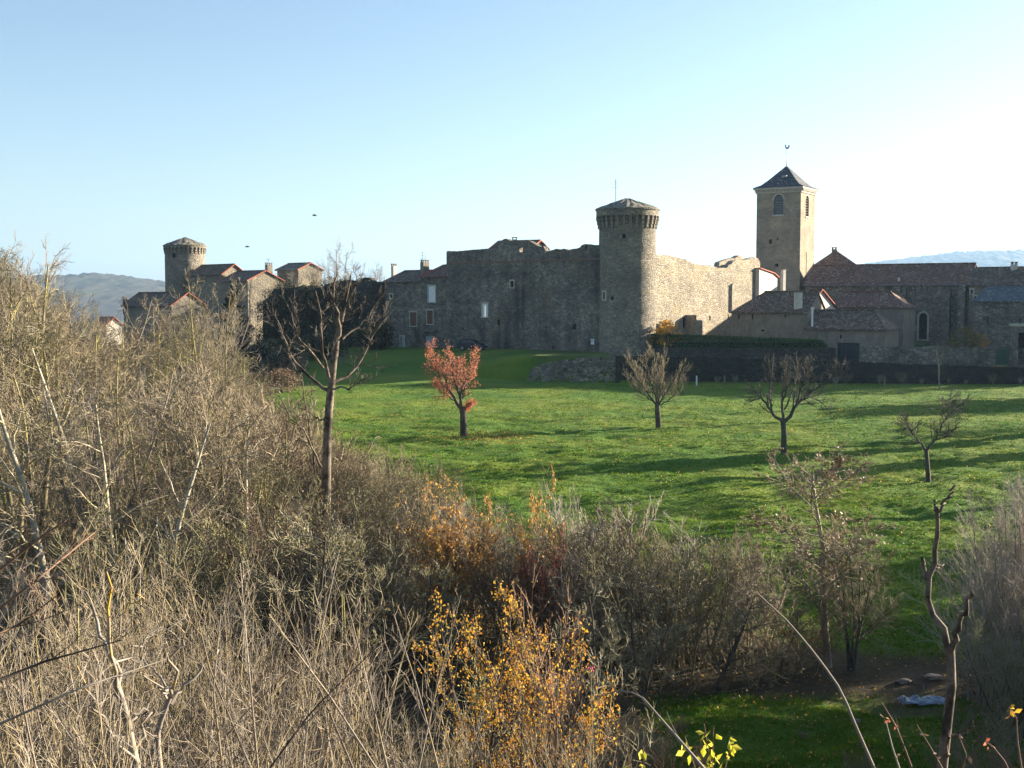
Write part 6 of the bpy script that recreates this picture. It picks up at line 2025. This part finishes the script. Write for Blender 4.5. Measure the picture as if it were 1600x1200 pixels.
hero_tree('lichened_sapling', 'slender bare tree blotched with bright yellow lichen in the lower left corner area', 215, 1230, 12, [
    ([(222, 1300, 0), (214, 1200, 0), (205, 1160, 0), (195, 1110, 0), (180, 1060, 0)], 0.05, 0.032),
    ([(195, 1112, 0), (180, 1050, 0), (168, 1005, 0.1), (150, 985, 0.2), (140, 950, 0.3), (134, 925, 0.4)], 0.03, 0.012),
    ([(188, 1085, 0), (183, 1040, -0.2), (172, 970, -0.4), (168, 900, -0.5), (178, 880, -0.6), (195, 840, -0.8)], 0.022, 0.005),
    ([(214, 1190, 0), (195, 1165, -0.2), (172, 1135, -0.4), (150, 1090, -0.6), (120, 1040, -0.7)], 0.02, 0.006),
    ([(200, 1130, 0), (222, 1110, 0.2), (240, 1130, 0.3), (245, 1150, 0.3)], 0.018, 0.009),
    ([(212, 1175, 0), (232, 1120, 0.3), (222, 1095, 0.4), (196, 1090, 0.4)], 0.016, 0.006),
    ([(182, 1040, 0), (215, 1010, 0.3), (250, 985, 0.5), (300, 960, 0.7)], 0.014, 0.004),
    ([(172, 1010, 0), (200, 960, -0.2), (222, 915, -0.3)], 0.012, 0.004)],
    (M['bark_lichen'], M['twig_pale'], None), 401, b1=(5, 0.35, 0.5), b2=(3, 0.5), b3=(0, 0), up=0.08, rmin=0.0035)
hero_tree('forked_sapling', 'grey forked bare sapling right of the yellow-lichened one', 250, 1230, 13, [
    ([(252, 1300, 0), (250, 1200, 0), (245, 1150, 0), (250, 1130, 0), (265, 1090, 0)], 0.04, 0.028),
    ([(262, 1095, 0), (285, 1075, 0.2), (310, 1050, 0.3), (332, 1035, 0.4), (340, 1010, 0.5)], 0.022, 0.007),
    ([(268, 1085, 0), (272, 1060, -0.2), (270, 1030, -0.3), (290, 990, -0.5), (305, 930, -0.7)], 0.02, 0.005),
    ([(265, 1088, 0), (250, 1055, 0.2), (232, 1030, 0.3), (225, 1015, 0.3)], 0.018, 0.005),
    ([(262, 1095, 0), (245, 1070, -0.3), (205, 1030, -0.5)], 0.014, 0.004)],
    (M['bark_lichen'], M['twig_pale'], None), 402, b1=(5, 0.35, 0.5), b2=(3, 0.5), b3=(0, 0), up=0.08, rmin=0.0035)
rr_ = random.Random(9)
for k, (x0, y0, x1, y1, Yk, mt) in enumerate([(405, 1220, 375, 880, 11, 'twig_pale'), (400, 1220, 285, 870, 12, 'twig_pale'), (560, 1220, 430, 915, 11, 'twig_pale'), (600, 1220, 420, 960, 10, 'twig_pale'), (470, 1220, 530, 860, 12, 'twig_pale'),
                                    (610, 1220, 540, 930, 11, 'twig_pale'), (400, 1230, 600, 1000, 10, 'bark_dark'), (300, 1220, 460, 1040, 12, 'twig_pale'), (-20, 965, 150, 830, 7.5, 'twig_red'), (-20, 905, 120, 800, 8, 'twig_red'),
                                    (-20, 1070, 190, 1000, 8, 'bark_dark'), (-20, 1140, 260, 1030, 8.5, 'twig_pale'), (60, 1220, 30, 1010, 9, 'twig_pale'), (350, 1220, 345, 960, 11, 'twig_pale'), (650, 1220, 720, 930, 13, 'twig_pale'), (690, 1220, 615, 960, 14, 'twig_pale'), (500, 1220, 585, 945, 12, 'twig_red'), (-20, 1000, 90, 930, 7.5, 'twig_red')]):
    mx_, my_ = (x0 + x1) / 2 + rr_.uniform(-15, 15), (y0 + y1) / 2 + rr_.uniform(-12, 12)
    left = x0 < 0
    bare_stem('bare_shoot', ('reddish bare branch reaching in from the left edge' if left else 'long pale bare shoot crossing the lower left foreground'), [(x0, y0, 0), (mx_, my_, rr_.uniform(-.3, .3)), (x1, y1, rr_.uniform(-.6, .6))], Yk, 0.011, 0.004, M[mt], None, 600 + k, 9, 0.05)['group'] = ('branches reaching in from the left edge' if left else 'long bare shoots in the lower left foreground')

# yellow-green leaf clusters
rg_ = np.random.default_rng(400)
root = empty('lime_leafed_shoot', at(1105, 1215, 9.5), 'shoots with large lime yellow leaves at the bottom, right of centre', 'plant')
a = Acc(); Pn = []
for (x0, y0, x1, y1) in [(1110, 1215, 1115, 1135), (1110, 1215, 1070, 1150), (1115, 1215, 1145, 1150), (1010, 1215, 1005, 1165), (1000, 1215, 985, 1190), (1118, 1180, 1100, 1130)]:
    p = np.linspace(np.array(at(x0, y0 + 60, 9.5)), np.array(at(x1, y1, 9.5 + rg_.uniform(-.3, .3))), 6)[None] - np.array(at(1105, 1215, 9.5))
    Pn.append(p); a.tubes(p, np.linspace(0.006, 0.003, 6)[None], 5)
link_mesh('stem', a.mesh('stem', M['twig_red']), root)
V_, Q_ = leaves_at(rg_, np.concatenate(Pn)[:, 2:], 11, 0.085, 0.02, 0.8)
link_mesh('leaves', mesh_np('leaves', V_, Q_, mat=M['leaf_lime']), root)
# pink spindle berries
root = empty('spindle_twig', at(923, 1045, 17), 'twig with bright pink spindle berries right of the yellow shrub', 'plant')
o_ = np.array(at(923, 1045, 17)); b0 = np.array([o_[0] + 0.1, 17, zg(o_[0], 17)])
a = Acc(); a.tubes((np.linspace(b0, o_ + np.array([0, 0, 0.05]), 8) - o_)[None], np.linspace(0.012, 0.004, 8)[None], 5); link_mesh('stem', a.mesh('stem', M['twig_moss']), root)
mb = MB()
for k in range(7): c = o_ + rg_.normal(0, 0.035, 3); mb.tube([c - np.array([0, 0, .014]), c, c + np.array([0, 0, .014])], [0.006, 0.016, 0.006], 6)
mb.build('berries', M['berry'], root, merge=False)

# ---- rubbish sheet and stones by the path
rg_ = np.random.default_rng(500)


def sheet(px, py, w, d, label, seed):
    g = on_ground(px, py)
    n = 22
    gx_, gy_ = np.meshgrid(np.linspace(-w / 2, w / 2, n), np.linspace(-d / 2, d / 2, n))
    e = 1 + 0.25 * fbm(gx_ * 3 + seed, gy_ * 3, seed, 3)
    Xs, Ys = gx_ * e, gy_ * e
    Zs = 0.42 * (fbm(Xs * 2.4 + seed, Ys * 2.4, seed + 9, 4) + 0.3) * np.clip(1.3 - (np.abs(gx_) / (w / 2)) ** 3 - (np.abs(gy_) / (d / 2)) ** 3, 0, 1) + 0.05
    Zs = Zs + tz(g[0] + Xs, g[1] + Ys) - g[2]
    ii = np.arange(n * n).reshape(n, n)
    Qs = np.stack([ii[:-1, :-1], ii[:-1, 1:], ii[1:, 1:], ii[1:, :-1]], -1).reshape(-1, 4)
    o = link_mesh('plastic_sheet', mesh_np('plastic_sheet', np.stack([Xs, Ys, Zs], -1).reshape(-1, 3), Qs, mat=M['tarp']), None, (g[0], g[1], g[2]))
    sm = o.modifiers.new('thickness', 'SOLIDIFY'); sm.thickness = 0.01
    tag(o, label, 'plastic sheet')


sheet(1423, 1098, 0.8, 0.7, 'crumpled bluish white sheet lying by the path, left one of two', 3)
sheet(1456, 1100, 1.1, 0.7, 'crumpled bluish white sheet lying by the path, beside the snag trunk', 5)
for px, py, s, lb in [(1458, 1060, 0.2, 'pale pinkish stone on the earth bank above the sheets'), (1412, 1068, 0.17, 'flat pale stone left on the earth bank'), (1405, 1098, 0.12, 'small grey stone beside the left plastic sheet'), (1338, 1128, 0.12, 'lone grey stone on the grass below the young tree')]:
    g = on_ground(px, py)
    bm = bmesh.new(); bmesh.ops.create_icosphere(bm, subdivisions=3, radius=1.0)
    for v in bm.verts:
        n_ = float(fbm(v.co.x * 1.3 + px, v.co.y * 1.3 + v.co.z, 7, 3)); m_ = float(fbm(v.co.z * 4 + px, v.co.x * 4 + v.co.y * 3, 17, 2))
        k_ = 1 + 0.9 * n_ + 0.3 * m_
        v.co = Vector((v.co.x * s * 1.5 * k_, v.co.y * s * k_, max(-0.5, v.co.z) * s * 0.6 * k_))
    me = bpy.data.meshes.new('stone'); bm.to_mesh(me); bm.free(); me.materials.append(M['rock'])
    tag(link_mesh('stone', me, None, (g[0], g[1], g[2] + s * 0.15)), lb, 'stone')

# ---- birds
for px, py, Y_, sp, lb in [(491, 337, 75, 0.42, 'small dark bird flying in the sky above the dead tree'), (386, 386, 80, 0.4, 'small dark bird flying low above the gable roofs')]:
    c = at(px, py, Y_)
    root = empty('bird', c, lb, 'bird')
    mb = MB()
    mb.tube([(c[0] - 0.14, c[1], c[2]), (c[0] - 0.08, c[1], c[2] + 0.01), (c[0], c[1], c[2] + 0.01), (c[0] + 0.08, c[1], c[2] + 0.015), (c[0] + 0.13, c[1], c[2] + 0.01), (c[0] + 0.16, c[1], c[2] + 0.005)], [0.006, 0.022, 0.035, 0.026, 0.02, 0.004], 8)
    for s_ in (-1, 1):
        y0, y1, y2 = c[1], c[1] + s_ * sp * 0.3, c[1] + s_ * sp * 0.62
        mb.slab([(c[0] + 0.05, y0, c[2] + 0.015), (c[0] + 0.06, y1, c[2] + 0.08), (c[0] + s_ * 0.12, y2, c[2] + 0.05), (c[0] - 0.03, y1, c[2] + 0.08), (c[0] - 0.06, y0, c[2] + 0.01)], 0.008)
    mb.build('body', M['bird'], root, merge=False)

for p_ in TT + SH + NS: p_.drop()

# ------------------------------------------------------------------ haze
hz = MB(); hz.box((0, 6400, 160), (16000, 13400, 560))
hm_ = bpy.data.materials.new("haze_air"); hm_.use_nodes = True
hn_ = hm_.node_tree; hn_.nodes.clear()
ho_ = hn_.nodes.new("ShaderNodeOutputMaterial"); hv = hn_.nodes.new("ShaderNodeVolumePrincipled")
hv.inputs['Color'].default_value = (0.42, 0.67, 1.0, 1)
hv.inputs['Density'].default_value = 0.00009
hv.inputs['Anisotropy'].default_value = 0.3
hn_.links.new(hv.outputs[0], ho_.inputs['Volume'])
o = hz.build('haze', hm_, None); tag(o, 'pale blue haze in the air', kind='stuff')
